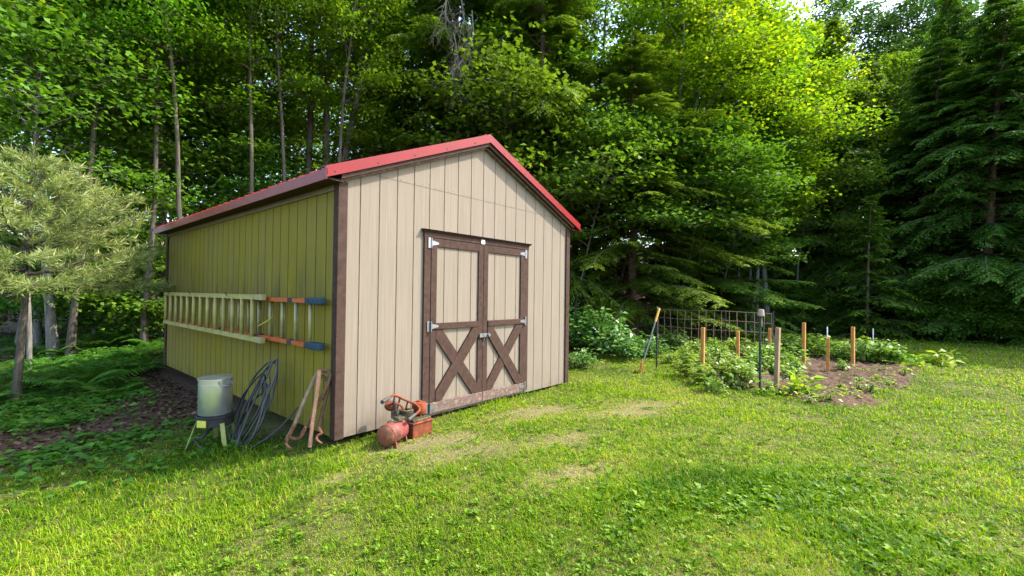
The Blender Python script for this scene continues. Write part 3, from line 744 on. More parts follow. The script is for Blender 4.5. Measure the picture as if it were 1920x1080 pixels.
# ================================================================== OLD WALKING CULTIVATOR leaning by the corner
def pl(px_list, d0, d1):
    n = len(px_list); return [pt(x, y, d0 + (d1 - d0) * i / (n - 1)) for i, (x, y) in enumerate(px_list)]
base = np.array([-.35, .38, float(gz(-.35, .38))])
cv = empty('walking_cultivator', tuple(base), 0, 'rusty old walking cultivator with wooden handles leaning by the shed corner', 'cultivator')
def smooth(pts, k=3):
    P_ = np.array(pts); out = []
    for i in range(len(P_) - 1):
        p0, p1, p2, p3 = P_[max(i-1, 0)], P_[i], P_[i+1], P_[min(i+2, len(P_)-1)]
        for q in range(k):
            t = q / k; out.append(.5 * ((2*p1) + (-p0+p2)*t + (2*p0-5*p1+4*p2-p3)*t*t + (-p0+3*p1-3*p2+p3)*t**3))
    return out + [P_[-1]]
def rel(pts): return [np.array(p) - base for p in pts]
D1, D0 = 4.03, 3.98
MB().tube(rel(smooth(pl([(594, 700), (572, 748), (553, 794), (538, 824)], D1, D0))), .017, 7).build('handle', M['wood_grey'], cv)
MB().tube(rel(smooth(pl([(598, 694), (596, 720), (590, 765), (586, 790), (581, 838)], D1 - .04, D0 - .02))), [.020] * 4 + [.017] * 9, 6).build('handle', M['rust_tan'], cv)
MB().tube(rel(smooth(pl([(599, 696), (608, 695), (618, 699), (616, 716), (600, 750), (583, 783), (565, 815)], D1 + .02, D0 + .02))), .016, 7).build('frame_bar', M['wood_brown'], cv)
MB().tube(rel(smooth(pl([(600, 704), (612, 711), (616, 722), (607, 762), (597, 803)], D1 + .04, D0 + .06))), .016, 7).build('frame_bar', M['wood_brown'], cv)
MB().tube(rel(pl([(583, 783), (592, 790)], D0, D0 + .03)), .012, 6).build('cross_bolt', M['rust'], cv)
for q in ([(553, 794), (545, 812), (537, 829), (541, 838), (548, 841)], [(541, 819), (552, 823), (562, 821), (569, 812), (573, 801)], [(597, 801), (603, 812), (596, 816), (594, 824), (604, 832)]):
    q2 = rel(smooth(pl(q, D0, D0 - .05))); n = len(q2)
    MB().tube(q2, [.014 - .006 * i / n for i in range(n)], 6).build('tine', M['rust'], cv)
# ================================================================== OLD ENGINE COMPRESSOR by the front wall
gx_, gy_ = .50, -.26; g0 = float(gz(gx_, gy_))
tl = empty('engine_compressor', (gx_, gy_, g0), math.radians(4), 'rusty red and orange engine compressor with bent handle on grass by the front wall', 'compressor'); tl.scale = (.93,) * 3
ax = np.array([.93, .36, 0.0]); c0 = np.array([-.31, -.15, .118])
MB().lathe([(.0001, .0), (.05, .004), (.084, .014), (.098, .03)], c0, ax, 28).build('tank_end', M['tank_end'], tl)
MB().lathe([(.098, .03), (.0995, .028), (.0995, .12), (.1015, .123), (.1015, .137), (.0995, .14), (.0995, .29), (.085, .315), (.0001, .325)], c0, ax, 28).build('tank', M['tank'], tl)
m = MB(); cc = c0 + ax * .13
m.bar(cc + (0, 0, .100), cc + (.06, .03, .100), .09, .012); m.box(cc[0] + .06, cc[0] + .14, cc[1] - .03, cc[1] + .05, .216, .25); m.build('saddle', M['grease'], tl, .004)
for q in (.06, .25):
    cc = c0 + ax * q; MB().bar(cc + (.03, -.07, -.06), cc + (.03, -.085, -.13), .05, .012, (1, 0, 0)).build('foot', M['rust'], tl)
m = MB().box(.03, .29, -.16, .06, .012, .15); m.box(.02, .30, -.172, .072, .150, .168); m.build('engine_base', M['engine'], tl, .010)
MB().box(.045, .28, -.15, .05, .1685, .190).build('top_plate', M['grease'], tl, .006)
m = MB().lathe([(.0001, 0), (.055, 0), (.06, .01), (.06, .08), (.05, .10), (.0001, .10)], (.03, .03, .20), (.3, -1, .1), 18)
for k in range(6): m.lathe([(.03, 0), (.068, 0), (.068, .006), (.03, .006)], (.06, -.03 - .0, .20 + k * .015), (0, 0, 1), 16)
m.box(-.04, .10, .0, .10, .1905, .27); m.build('engine_block', M['grease'], tl, .003)
MB().lathe([(.0001, 0), (.068, 0), (.074, .008), (.074, .105), (.068, .118), (.03, .122), (.026, .136), (.0001, .138)], (.225, -.02, .205), (.05, 0, 1), 22).build('air_filter', M['engine'], tl)
m = MB(); m.lathe([(.0001, 0), (.05, 0), (.06, .012), (.06, .04), (.045, .05), (.0001, .052)], (-.05, .10, .30), (-.2, -.6, 1), 18); m.tube(smooth([(-.1, .06, .34), (-.06, .02, .36), (0, .0, .33), (.03, -.02, .28)]), .012, 6); m.build('fan_housing', M['engine'], tl, 0)
hb = MB(); hb.tube(smooth([(-.17, -.03, .435), (-.10, .0, .445), (-.04, .02, .43), (.05, -.02, .375), (.14, -.06, .325), (.165, -.09, .29), (.14, -.12, .265), (.05, -.15, .245)]), .0125, 8)
hb.tube([(.0, .01, .40), (.0, .05, .28)], .009, 6); hb.tube([(.07, -.03, .37), (.07, -.0, .28)], .009, 6)
hb.build('handlebar', M['engine'], tl)
MB().tube([(-.285, -.08, .425), (-.17, -.03, .437)], .020, 10).build('grip', M['grip'], tl)
MB().tube([(.06, -.145, .247), (-.05, -.18, .225)], .018, 10).build('grip', M['grip'], tl)
MB().tube(smooth([(-.06, .015, .44), (-.075, .01, .37), (-.06, .0, .30), (-.07, -.05, .25)]), [.010] * 3 + [.014] * 4 + [.008] * 3, 6).build('drive_cable', M['black'], tl)
MB().tube(smooth([(.20, -.08, .19), (.24, -.06, .24), (.29, -.0, .22), (.285, .03, .175)]), .008, 6).build('exhaust_pipe', M['rust'], tl)
# ================================================================== GARDEN: stakes, posts, fence, shovel
def stake(name, px, py, top, w, mat, label, cat='stake', th=.022, lean=(0, 0), group='wooden stakes in the garden bed'):
    x, y = on_ground(px, py, .02); z = bed_z(x, y)
    dpt = (np.array([x, y, z]) - CAM) @ FV
    h = (py - top) / FPX * dpt
    mb = MB(); a = np.array([0, 0, -.15]); b_ = np.array([lean[0] * h, lean[1] * h, h])
    mb.bar(a, b_, w * 1.15, .052, (0, 1, 0)); o = mb.build(name, mat, None, .002)
    o.location = (x, y, z); o.rotation_euler = (0, 0, rng.uniform(-.18, .12))
    return tag(o, label, cat, group)
stake('wooden_stake', 1317, 705, 615, .056, M['stake'], 'weathered tan stake with dark lower half, closest of the stakes to the shed', lean=(.02, 0))
stake('wooden_stake', 1383, 690, 622, .062, M['stake'], 'wide golden board stake between the first stake and the cup topped post')
stake('wooden_stake', 1443, 672, 616, .045, M['stake'], 'thin golden stake just behind the grey board stake in the garden')
stake('wooden_stake', 1455, 733, 616, .068, M['stake_grey'], 'broad greyish board stake nearest the camera at the front of the soil', lean=(.02, -.02))
stake('wooden_stake', 1507, 688, 606, .062, M['stake'], 'tallest golden stake near the middle of the garden bed', lean=(.0, 0))
stake('wooden_stake', 1552, 700, 635, .072, M['stake'], 'short wide orange brown stake standing at the edge of the bare soil')
stake('wooden_stake', 1599, 690, 614, .064, M['stake'], 'golden stake beside the large leafy bush on the far side of the soil')
for px, top, base_, lab in ((1551, 613, 664, 'thin white rod rising behind the short wide stake'), (1637, 616, 652, 'thin white rod standing alone behind the last leafy bush')):
    x, y = on_ground(px, base_ + 4); z = float(gz(x, y)); dpt = (np.array([x, y, z]) - CAM) @ FV
    o = MB().tube([(0, 0, -.1), (0, 0, (base_ - top + 4) / FPX * dpt)], .012, 7).build('garden_rod', M['white']); o.location = (x, y, z); tag(o, lab, 'rod', 'white rods behind the garden')
# cup topped post
x, y = on_ground(1426, 737); z = float(gz(x, y)); dpt = (np.array([x, y, z]) - CAM) @ FV; h = (737 - 586) / FPX * dpt
po = empty('garden_post', (x, y, z), 0, 'dark green steel post with a tan cup upside down on top', 'post')
m = MB(); m.box(-.018, .018, -.002, .002, -.2, h); m.box(-.002, .002, .0021, .026, -.2, h)
for k in range(12): m.box(-.008, .008, -.010, -.0021, h * (k + .5) / 13, h * (k + .5) / 13 + .012)
m.build('post_shaft', M['post_green'], po)
m = MB().lathe([(.042, 0), (.045, 0), (.040, .075), (.034, .095), (.0001, .098)], (0, 0, h - .05), n=20); m.build('cup', M['cup'], po)
MB().tube([(.018, -.01, h - .06), (.02, -.012, h - .2), (.012, -.012, h - .32), (-.006, -.012, h - .2), (-.018, -.01, h - .08)], .006, 5).build('twine', M['stake_grey'], po)
# black post by the shovel
x, y = on_ground(1232, 690); z = float(gz(x, y)); dpt = (np.array([x, y, z]) - CAM) @ FV; h = (690 - 575) / FPX * dpt
po = empty('garden_post', (x, y, z), 0, 'slim black steel post with silver tip beside the leaning shovel', 'post')
m = MB(); m.box(-.014, .014, -.002, .002, -.2, h - .1); m.box(-.002, .002, .0021, .022, -.2, h - .1); m.build('post_shaft', M['post_black'], po)
MB().box(-.016, .016, -.003, .003, h - .0995, h).build('post_tip', M['galv'], po, .001)
# shovel leaning on it
b0 = np.array(on_ground(1199, 700) + (0,)); b0[2] = gz(b0[0], b0[1]); top = np.array([x, y, z]) + np.array([.03, -.02, h * .97]); d = top - b0
sh = empty('shovel', tuple(b0), 0, 'shovel with blue grey shaft and yellow grip leaning against the slim black post', 'shovel')
MB().tube([d * .14, d * .78], .016, 9).build('shaft', M['shovel_blue'], sh)
MB().tube([d * .78, d * .80, d * .97, d * .99, d * 1.0], [.017, .024, .022, .026, .018], 9).build('grip', M['shovel_yellow'], sh)
un = d / np.linalg.norm(d); rr_ = np.cross(un, (.6, -.8, .1)); rr_ /= np.linalg.norm(rr_); nn = np.cross(rr_, un)
m = MB(); rows = []
for i in range(7):
    t = i / 6; w = .11 * (1 - max(0, t - .45) ** 2 * 2.6); rows.append([un * (.24 - .28 * t) + rr_ * w * s + nn * (-.03 * s * s + .02 * math.sin(t * 3)) for s in (-1, -.5, 0, .5, 1)])
vs = [p for r in rows for p in r]; fs = [(i*5+j, i*5+j+1, (i+1)*5+j+1, (i+1)*5+j) for i in range(6) for j in range(4)]
m.add(vs, fs, True); m.add([p + nn * .004 for p in vs], [f[::-1] for f in fs], True); m.build('blade', M['shovel_orange'], sh, fix=False)
# wire fence panel
ax_, ay_ = at(1234, 12.4); bx2, by2 = at(1449, 10.2); fz = float(gz(ax_, ay_))
fe = empty('wire_fence', (ax_, ay_, fz), math.atan2(by2 - ay_, bx2 - ax_), 'rusty square mesh wire fence panel standing behind the garden bed', 'fence')
Lf = math.hypot(bx2 - ax_, by2 - ay_); m = MB(); rr = np.random.default_rng(4)
for i, z in enumerate((.06, .29, .53, .76, .99)): m.tube([(t * Lf, .02 * math.sin(t * 5 + i), z + .012 * math.sin(t * 7 + i)) for t in np.linspace(0, 1, 14)], .0065, 5)
for k in range(16):
    xk = k * Lf / 15; e = rr.normal(0, .015); m.tube([(xk + e, .008, .02), (xk, .008, .5), (xk - e, .01, 1.0)], .0062, 5)
m.build('wire_mesh', M['wire'], fe)
for xk in (.0, Lf * .63, Lf): MB().box(xk - .012, xk + .012, .02, .045, -.15, 1.03 if xk else 1.1).build('fence_post', M['post_black'], fe)
#@@PLANTS
# ================================================================== PLANTS
def mound(seed, n, R_, h, leaf, mat, v0=.5, upright=.3):
    r = np.random.default_rng(seed); lv = Leaves(); st = MB()
    nst = max(5, int(n / 22))
    for k in range(nst):
        a = r.uniform(0, 6.28); rr2 = R_ * math.sqrt(r.random()); tip = np.array([math.cos(a) * rr2, math.sin(a) * rr2, h * (1 - .55 * (rr2 / R_) ** 2) * r.uniform(.65, 1.1)])
        b0_ = tip * (.15, .15, 0); mid = (b0_ + tip) / 2 + np.array([0, 0, h * .1])
        st.tube([b0_ - (0, 0, .03), mid, tip], [.006, .005, .003], 4, False)
        m_ = max(6, int(n / nst)); u = r.uniform(.3, 1.05, m_)[:, None]
        P = b0_ * (1 - u) ** 2 + 2 * u * (1 - u) * mid + u * u * tip + r.normal(0, .03 + leaf * .25, (m_, 3))
        P[:, 2] = np.maximum(P[:, 2], .015)
        aa = r.uniform(0, 6.28, m_)
        D = np.stack([np.cos(aa), np.sin(aa), r.uniform(-.5, upright, m_)], 1) + np.array([math.cos(a), math.sin(a), 0]) * .5
        N = np.stack([r.normal(0, .4, m_), r.normal(0, .4, m_), np.ones(m_)], 1)
        sz = leaf * r.uniform(.6, 1.2, m_); lv.add(P, D, N, sz, sz * .62, np.clip(v0 + r.normal(0, .2, m_) + .15 * (u[:, 0] - .6), 0, 1), .16, .45)
    s_ = st.build('stem', M['fern'], fix=False); c_ = link('foliage', lv.mesh('foliage', mat)); out = (s_.data, c_.data, 'foliage')
    bpy.data.objects.remove(s_); bpy.data.objects.remove(c_); return out
def fern_proto(seed, nf=9, ln=.62):
    r = np.random.default_rng(seed); lv = Leaves(); st = MB()
    for k in range(nf):
        a = 2 * math.pi * k / nf + r.normal(0, .2); l_ = ln * r.uniform(.75, 1.15); t = np.linspace(0, 1, 22)
        hd_ = np.array([math.cos(a), math.sin(a), 0]); sd_ = np.array([-hd_[1], hd_[0], 0])
        P = np.outer(t * l_ * .95, hd_); P[:, 2] = l_ * (1.0 * t - .72 * t * t) * r.uniform(.8, 1.1)
        st.tube(list(P[::4]), [.005, .004, .004, .003, .002, .001][:len(P[::4])], 4, False)
        w = l_ * .26 * np.sin(np.clip(t * 1.1 + .12, 0, 1) * math.pi) ** .7 + .02
        for s in (-1, 1):
            D = np.tile(sd_ * s + hd_ * .35, (22, 1)); D[:, 2] -= .25
            sel = t > .12
            N = np.tile([0, 0, 1.0], (22, 1)) + r.normal(0, .15, (22, 3))
            lv.add(P[sel], D[sel], N[sel], w[sel], np.maximum(.022, l_ / 22 * 1.15), np.clip(.5 + r.normal(0, .18, sel.sum()), 0, 1), .05, .35)
    s_ = st.build('stem', M['fern'], fix=False); c_ = link('fronds', lv.mesh('fronds', M['fern'])); out = (s_.data, c_.data, 'fronds')
    bpy.data.objects.remove(s_); bpy.data.objects.remove(c_); return out
def put(name, meshes, px, py, label, cat, group, sc=1.0, z=None, rz=None, scz=None):
    x, y = on_ground(px, py)
    return plant(name, meshes, x, y, label, cat, group, rz, sc, scz, z=(bed_z(x, y) if z == 'bed' else None), names=('stem', None))
VEG = [mound(100 + i, n, R_, h, lf, M['veg']) for i, (n, R_, h, lf) in enumerate(((260, .30, .34, .10), (160, .22, .24, .09), (420, .45, .55, .11), (120, .16, .30, .085)))]
SQ = [mound(120, 46, .22, .26, .17, M['squash'], .5, .5), mound(121, 34, .18, .17, .14, M['squash'], .3, .5)]
gp = 'vegetable plants in the garden bed'
veg = [  # px, py, kind, scale, label
 (1262, 682, 1, .9, 'low leafy plant just right of the shovel and black post'),
 (1292, 690, 0, .9, 'leafy plant left of the stake closest to the shed'),
 (1342, 692, 2, .75, 'leafy plant between the first two wooden stakes'),
 (1352, 722, 0, 1.1, 'dense leafy plant in front of the first two stakes at the lawn edge'),
 (1388, 728, 0, 1.0, 'dense leafy plant on the lawn edge left of the cup topped post'),
 (1412, 700, 0, .95, 'pale leafy plant behind the cup topped post'),
 (1330, 735, 1, .8, 'small leafy plant at the outer front edge of the bed below the first stake'),
 (1425, 680, 2, .62, 'leafy plant in the back row near the thin golden stake'),
 (1468, 690, 2, .8, 'leafy plant between the grey board stake and the tallest stake'),
 (1490, 668, 2, .9, 'tall leafy plant behind the tallest golden stake'),
 (1535, 672, 2, .95, 'tall leafy plant between the tallest stake and the short wide stake'),
 (1490, 705, 3, 1.2, 'thin plant growing up a stick in front of the tallest stake'),
 (1572, 680, 2, .8, 'leafy plant right of the short wide stake'),
 (1625, 684, 2, 1.0, 'large leafy bush right of the last golden stake'),
 (1655, 684, 2, .8, 'leafy bush on the far corner of the bare soil'),
 (1580, 700, 3, .8, 'small upright plant at the foot of the short wide stake'),
 (1290, 708, 0, 1.0, 'leafy plant at the front left of the stake closest to the shed'),
 (1315, 722, 0, .8, 'low leafy plant directly before the stake closest to the shed'),
 (1375, 705, 0, 1.0, 'leafy plant at the foot of the wide golden board stake'),
 (1300, 672, 2, .7, 'leafy plant in the back row behind the stake closest to the shed'),
 (1345, 668, 2, .7, 'leafy plant in the back row between the first two stakes'),
 (1390, 668, 2, .7, 'leafy plant in the back row behind the wide golden board stake'),
 (1460, 668, 2, .75, 'leafy back row plant behind the grey board stake'),
 (1445, 705, 0, .9, 'pale leafy plant touching the grey board stake'),
 (1478, 712, 1, .9, 'pale leafy plant right of the grey board stake base'),
 (1600, 672, 2, .75, 'leafy plant directly behind the last golden stake'),
 (1404, 716, 3, 1.0, 'slender leafy plant touching the cup topped post'),
]
for px, py, k, sc, lab in veg: put('vegetable_plant', VEG[k], px, py, lab, 'plant', gp, sc * (1.12 if k == 2 else .95), 'bed')
gq = 'broad leaved squash plants'
for px, py, k, sc, lab in ((1507, 742, 0, 1.0, 'bright yellow green broad leaved plant at the front tip of the bare soil'), (1432, 742, 1, .7, 'single broad leaved seedling at the foot of the cup topped post'),
    (1690, 686, 1, 1.2, 'broad leaved plant at the right end of the soil next to the leafy bush'), (1715, 690, 0, .85, 'low squash plant on the grass just past the soil end'), (1735, 682, 1, 1.1, 'squash plant between the soil end and the tall squash'),
    (1766, 688, 0, 1.05, 'tallest dark squash plant beyond the right end of the soil'), (1796, 684, 1, .9, 'outermost squash plant on the lawn furthest from the shed')):
    put('squash_plant', SQ[k], px, py, lab, 'plant', gq, sc)
SEED = [mound(130, 26, .10, .12, .07, M['veg'], .6, .5), mound(131, 16, .07, .08, .06, M['squash'], .5, .5)]
rs_ = np.random.default_rng(88)
for i in range(26):
    px, py = [(1500, 722), (1540, 715), (1585, 712), (1622, 704), (1660, 699), (1530, 735), (1572, 730), (1612, 722), (1560, 748), (1600, 740), (1640, 722), (1672, 708), (1486, 735), (1462, 742), (1520, 752), (1590, 750), (1628, 738), (1660, 724), (1690, 706), (1702, 698), (1555, 757), (1480, 748), (1440, 722), (1645, 712), (1606, 731), (1575, 741)][i]
    edge_ = i in (9, 14, 15, 16, 17, 18, 19, 20, 21)
    put('seedling', SEED[i % 2], px + rs_.normal(0, 4), py + rs_.normal(0, 2), 'small weedy seedling along the front edge of the bare soil' if edge_ else 'tiny green seedling dotted on the bare brown soil', 'seedling', 'seedlings on the bare soil', rs_.uniform(.6, 1.25) * (1.2 if edge_ else .8), 'bed')
SHR = [mound(140, 900, .75, .95, .15, M['shrub'], .45, .1), mound(141, 620, .6, .6, .12, M['shrub'], .5, .2), mound(142, 1500, 1.15, 1.6, .13, M['shrub'], .35, .1)]
gs = 'leafy shrubs between shed and wood'
for px, py, k, sc, lab in ((1092, 655, 0, 1.05, 'dense green shrub right against the far front corner of the shed'), (1132, 662, 0, 1.0, 'large drooping leafed shrub beside the shed corner shrub'), (1172, 672, 1, 1.1, 'shrub with pale leaves in front of the hemlock trunk'),
    (1212, 670, 1, .8, 'small shrub left of the shovel'), (1110, 632, 2, .72, 'taller shrub with pale tips behind the shed corner shrubs'), (1258, 655, 1, .8, 'small pale shrub behind the slim black post'), (1085, 690, 1, .6, 'low plant hugging the shed wall at the far corner')):
    put('leafy_shrub', SHR[k], px, py, lab, 'shrub', gs, sc)
FERN = [fern_proto(160), fern_proto(161, 8, .5), fern_proto(162, 11, .75)]
gf = 'ferns on the wood floor left of the shed'
rr = np.random.default_rng(61); spots = [(30, 700), (80, 690), (20, 735), (110, 725), (150, 700), (160, 735), (60, 668), (190, 690), (130, 668), (215, 705), (240, 672), (200, 655), (270, 668), (285, 650), (90, 645), (30, 645), (160, 640), (250, 645), (215, 740), (75, 760), (-30, 720), (-40, 760), (300, 668), (262, 700)]
pl_ = ['fern left of the young pine trunk', 'fern right of the young pine trunk']
for i, (px, py) in enumerate(spots):
    lab = 'bright green fern on the shady wood floor beside the young pine trunk' if px < 175 and py > 680 else ('green fern on the dim wood floor behind the young pine' if px < 175 else 'green fern on the wood floor between the pine and the shed')
    put('fern', FERN[i % 3], px, py, lab, 'fern', gf, rr.uniform(.8, 1.25))
#@@TREES
# ================================================================== TREES
PM = [finish(maple_proto(201, 14.0, 5.8, 2.7, M['maple'], M['bark'], 1, .12, dens=.72)),
      finish(maple_proto(202, 15.5, 7.0, 2.9, M['maple'], M['bark'], 1, .125, (.03, .02), dens=.72)),
      finish(maple_proto(203, 13.0, 5.6, 2.4, M['maple'], M['bark'], 1, .115, (-.04, .03), r0=.10, dens=.72)),
      finish(maple_proto(204, 16.0, 7.6, 2.6, M['maple'], M['bark'], 3, .12, r0=.21, dens=.6))]
PU = [finish(maple_proto(211, 6.0, 3.3, 2.3, M['maple_deep'], M['bark_pale'], 1, .115, r0=.05, flat=.05, dens=.6)),
      finish(maple_proto(212, 4.8, 2.3, 2.0, M['maple_deep'], M['bark_pale'], 1, .11, (.1, .05), r0=.04, flat=.05, dens=.6)),
      finish(maple_proto(213, 2.6, .25, 1.5, M['maple_deep'], M['bark_pale'], 2, .10, r0=.03, flat=.12, dens=.9))]
PG = [finish(maple_proto(221, 13.5, 3.4, 3.6, M['maple_gold'], M['bark_pale'], 3, .12, (.02, 0), r0=.15, dens=.95)),
      finish(maple_proto(222, 13.0, 4.2, 3.6, M['maple_gold'], M['bark_pale'], 1, .12, dens=1.0))]
PH = [finish(hemlock_proto(231, 19.0, 1.5, 3.6, M['hemlock'], M['bark_hem'], conical=.55)),
      finish(hemlock_proto(232, 18.5, 1.7, 3.8, M['hemlock'], M['bark_hem'], conical=.5, droop=.45)),
      finish(hemlock_proto(233, 15.0, .3, 3.5, M['hemlock_dark'], M['bark_hem'], conical=.6, nb=400, dens=1.25)),
      finish(hemlock_proto(234, 4.6, .2, 1.35, M['hemlock'], M['bark_hem'], r0=.06, droop=.35, bare=False, nb=80))]
gm = 'maples in the wood behind the shed'; gh = 'hemlocks along the wood edge'; gu = 'young understory maples'; gb = 'trees in the deep rows of the wood'
def T(kind, protos, px, depth, label, group, sc=1.0, scz=None, rz=None, mats=None):
    x, y = at(px, depth); return plant(kind, protos, x, y, label, 'tree', group, rz, sc, scz, mats=mats)
T('maple_tree', PM[3], 575, 13.4, 'maple with a clump of several dark trunks rising over the roof slope', gm, 1.0)
T('maple_tree', PM[1], 650, 18.5, 'slim tall maple between the clump trunked maple and the dark hemlocks', gm)
T('maple_tree', PM[0], 690, 20.0, 'maple seen through a gap right of the clump trunked maple', gm)
T('maple_tree', PM[2], 108, 10.0, 'pale leaning maple above the young pine', gm, 1.05, None, 1.0, (M['bark_pale'], None))
T('maple_tree', PM[0], 312, 12.0, 'dark trunked maple above the back end of the roof', gm, .95)
T('maple_tree', PM[2], 396, 15.5, 'thin maple directly over the low middle of the long roof edge', gm, 1.1)
T('maple_tree', PM[1], 440, 17.5, 'maple with bright leaves behind the thin maple over the roof', gm)
T('maple_tree', PM[1], 165, 14.5, 'maple behind the pine with forked grey stems', gm, .9)
T('maple_tree', PM[2], 250, 16.5, 'maple next to the patch of open sky over the pine', gm)
T('maple_tree', PM[0], 500, 19.0, 'maple filling the gap left of the clump trunked maple', gm)
T('maple_tree', PM[2], 38, 12.0, 'pale grey trunked maple at the edge of the picture behind the pine', gm, 1.0, None, None, (M['bark_pale'], None))
T('maple_tree', PM[2], 76, 11.6, 'maple with smooth pale grey lower trunk right of the young pine trunk', gm, .85, 1.0, None, (M['bark_pale'], None))
T('maple_tree', PM[1], -120, 11.0, 'maple leaning in from beyond the pine side of the picture', gm)
for px, d, lab in ((132, 9.8, 'thin dark trunked maple just past the top of the pine'), (272, 10.4, 'thin maple rising behind the back corner of the shed roof'), (352, 10.6, 'thin maple over the back third of the roof edge'),
    (462, 11.4, 'thin leaning maple over the front third of the roof edge'), (535, 12.2, 'thin maple just left of the clump trunked maple'), (612, 12.6, 'thin maple just right of the clump trunked maple')):
    T('slender_maple', PM[2], px, d, lab, 'slender maples over the roof', .75, 1.15)
T('understory_maple', PU[0], 60, 8.6, 'young maple whose sunlit layered branch hangs over the pine', gu, 1.0, 1.12)
T('understory_maple', PU[1], 385, 13.2, 'young maple spreading layered leaves over the roof back corner', gu, 1.4, 1.5)
T('understory_maple', PU[1], 485, 14.8, 'young maple with layered leaves over the middle of the roof edge', gu, 1.2, 1.25)
T('understory_maple', PU[1], 250, 11.8, 'young maple between the pine and the shed roof', gu, 1.2, 1.3)
T('understory_maple', PU[1], 175, 12.0, 'young maple in shade behind the pine', gu, .8)
T('understory_maple', PU[0], 690, 15.0, 'young maple behind the roof rake near the ridge', gu, 1.1, 1.1)
T('understory_maple', PU[2], 270, 11.5, 'leafy sapling on the wood floor left of the shed back corner', gu, 1.0)
T('understory_maple', PU[2], 60, 14.0, 'leafy sapling deep in shade behind the pine trunk', gu, 1.1)
T('understory_maple', PU[2], 180, 12.5, 'leafy sapling between the pine and the shed in deep shade', gu, 1.0)
dead = T('hemlock_tree', PH[0], 862, 16.0, 'hemlock with bare dead twiggy branches hanging above the ridge', gh, 1.05)
T('hemlock_tree', PH[1], 1012, 15.0, 'tall hemlock with reddish trunk showing above the right roof slope', gh)
T('hemlock_tree', PH[1], 765, 17.5, 'dark hemlock behind the ridge end of the roof left of the dead branches', gh, 1.0)
T('hemlock_tree', PH[0], 940, 21.0, 'hemlock deep between the two hemlocks above the ridge', gh, 1.1)
T('hemlock_tree', PH[1], 1188, 14.2, 'big hemlock with twin brown trunks right of the shed', gh, .98, .52)
T('maple_tree', PM[0], 1100, 16.5, 'maple just past the lower end of the roof', gm, 1.0)
for px, d, k, sc, sz, lab in ((1075, 13.6, 1, 1.15, 1.2, 'young maple showing over the lower end of the right roof slope'), (1145, 14.8, 0, 1.15, 1.15, 'young maple in front of the hemlock with twin trunks'), (1262, 15.2, 0, 1.2, 1.1, 'young maple between the twin trunked hemlock and the wire fence'),
    (1395, 16.4, 1, 1.3, 1.25, 'young maple over the pale trunks behind the fence'), (890, 14.0, 0, 1.3, 1.35, 'young maple directly behind the ridge of the shed'), (985, 14.0, 1, 1.4, 1.5, 'young maple behind the upper right roof slope'), (1490, 17.5, 0, 1.1, 1.1, 'young maple in half shade below the golden maples'), (1340, 15.6, 1, .95, .9, 'small young maple above the middle of the wire fence')):
    T('understory_maple', PU[k], px, d, lab, gu, sc, sz)
T('hemlock_tree', PH[1], 1310, 16.0, 'hemlock drooping over the wire fence', gh, .85, .42)
T('maple_tree', PM[3], 905, 18.0, 'maple showing pale green leaves between the hemlocks above the ridge', gm, 1.05)
T('maple_tree', PM[0], 1085, 19.0, 'maple between the two hemlocks right of the ridge', gm, 1.1)
T('maple_tree', PM[2], 1340, 20.0, 'maple between the drooping hemlock and the golden maples', gm, 1.2)
T('golden_maple', PG[0], 1345, 18.5, 'golden maple with its crown above the wire fence', 'golden maples', 1.05)
T('dark_broadleaf_tree', PM[0], 1610, 26.0, 'blue green tree high between the golden maples and the dark hemlocks', 'dark broadleaf trees', 1.4, None, None, (None, M['maple_blue']))
T('dark_broadleaf_tree', PM[1], 1700, 29.0, 'blue green tree farthest back under the pale sky patch', 'dark broadleaf trees', 1.5, None, None, (None, M['maple_blue']))
T('golden_maple', PG[0], 1232, 17.0, 'yellow green maple with forked upper trunk right of the shed', 'golden maples', 1.0)
T('golden_maple', PG[1], 1440, 17.5, 'bright golden leaved maple in full sun above the garden', 'golden maples', .95, 1.0)
T('golden_maple', PG[1], 1560, 19.5, 'golden maple whose outer leaves reach the blue green tree', 'golden maples', .9, 1.05)
T('dark_broadleaf_tree', PM[1], 1662, 22.0, 'blue green broadleaf tree with dark straight trunk in the far wood edge', 'dark broadleaf trees', .95, None, None, (None, M['maple_blue']))
T('dark_broadleaf_tree', PM[0], 1800, 22.0, 'blue green tree with pale sky showing through its top', 'dark broadleaf trees', 1.15, None, None, (None, M['maple_blue']))
T('dark_broadleaf_tree', PM[2], 1530, 23.0, 'blue green tree behind the golden maples', 'dark broadleaf trees', 1.0, None, None, (None, M['maple_blue']))
T('dark_broadleaf_tree', PM[1], 1930, 20.0, 'blue green tree at the outer edge of the far wood', 'dark broadleaf trees', 1.0, None, None, (None, M['maple_blue']))
T('hemlock_tree', PH[2], 1845, 15.0, 'broad dark hemlock at the lawn end with light branch tips', gh, 1.0, .78)
T('hemlock_tree', PH[2], 1722, 17.0, 'dark hemlock between the small spiky hemlock and the broad one', gh, 1.0, .72)
T('hemlock_tree', PH[2], 1950, 15.5, 'dark hemlock cut off by the picture edge', gh, 1.05, .75)
T('hemlock_tree', PH[2], 1790, 19.0, 'dark hemlock filling in behind the broad dark hemlock', gh, .95)
T('hemlock_tree', PH[2], 1900, 18.0, 'tall dark hemlock close behind the picture edge hemlock', gh, 1.1)
T('hemlock_tree', PH[2], 1660, 20.0, 'dark hemlock behind the small pointed hemlock', gh, .8)
T('dark_broadleaf_tree', PM[3], 1740, 24.0, 'blue green multi trunked tree high behind the small pointed hemlock', 'dark broadleaf trees', 1.15, None, None, (None, M['maple_blue']))
T('dark_broadleaf_tree', PM[3], 1860, 25.0, 'blue green multi trunked tree high behind the broad dark hemlock', 'dark broadleaf trees', 1.2, None, None, (None, M['maple_blue']))
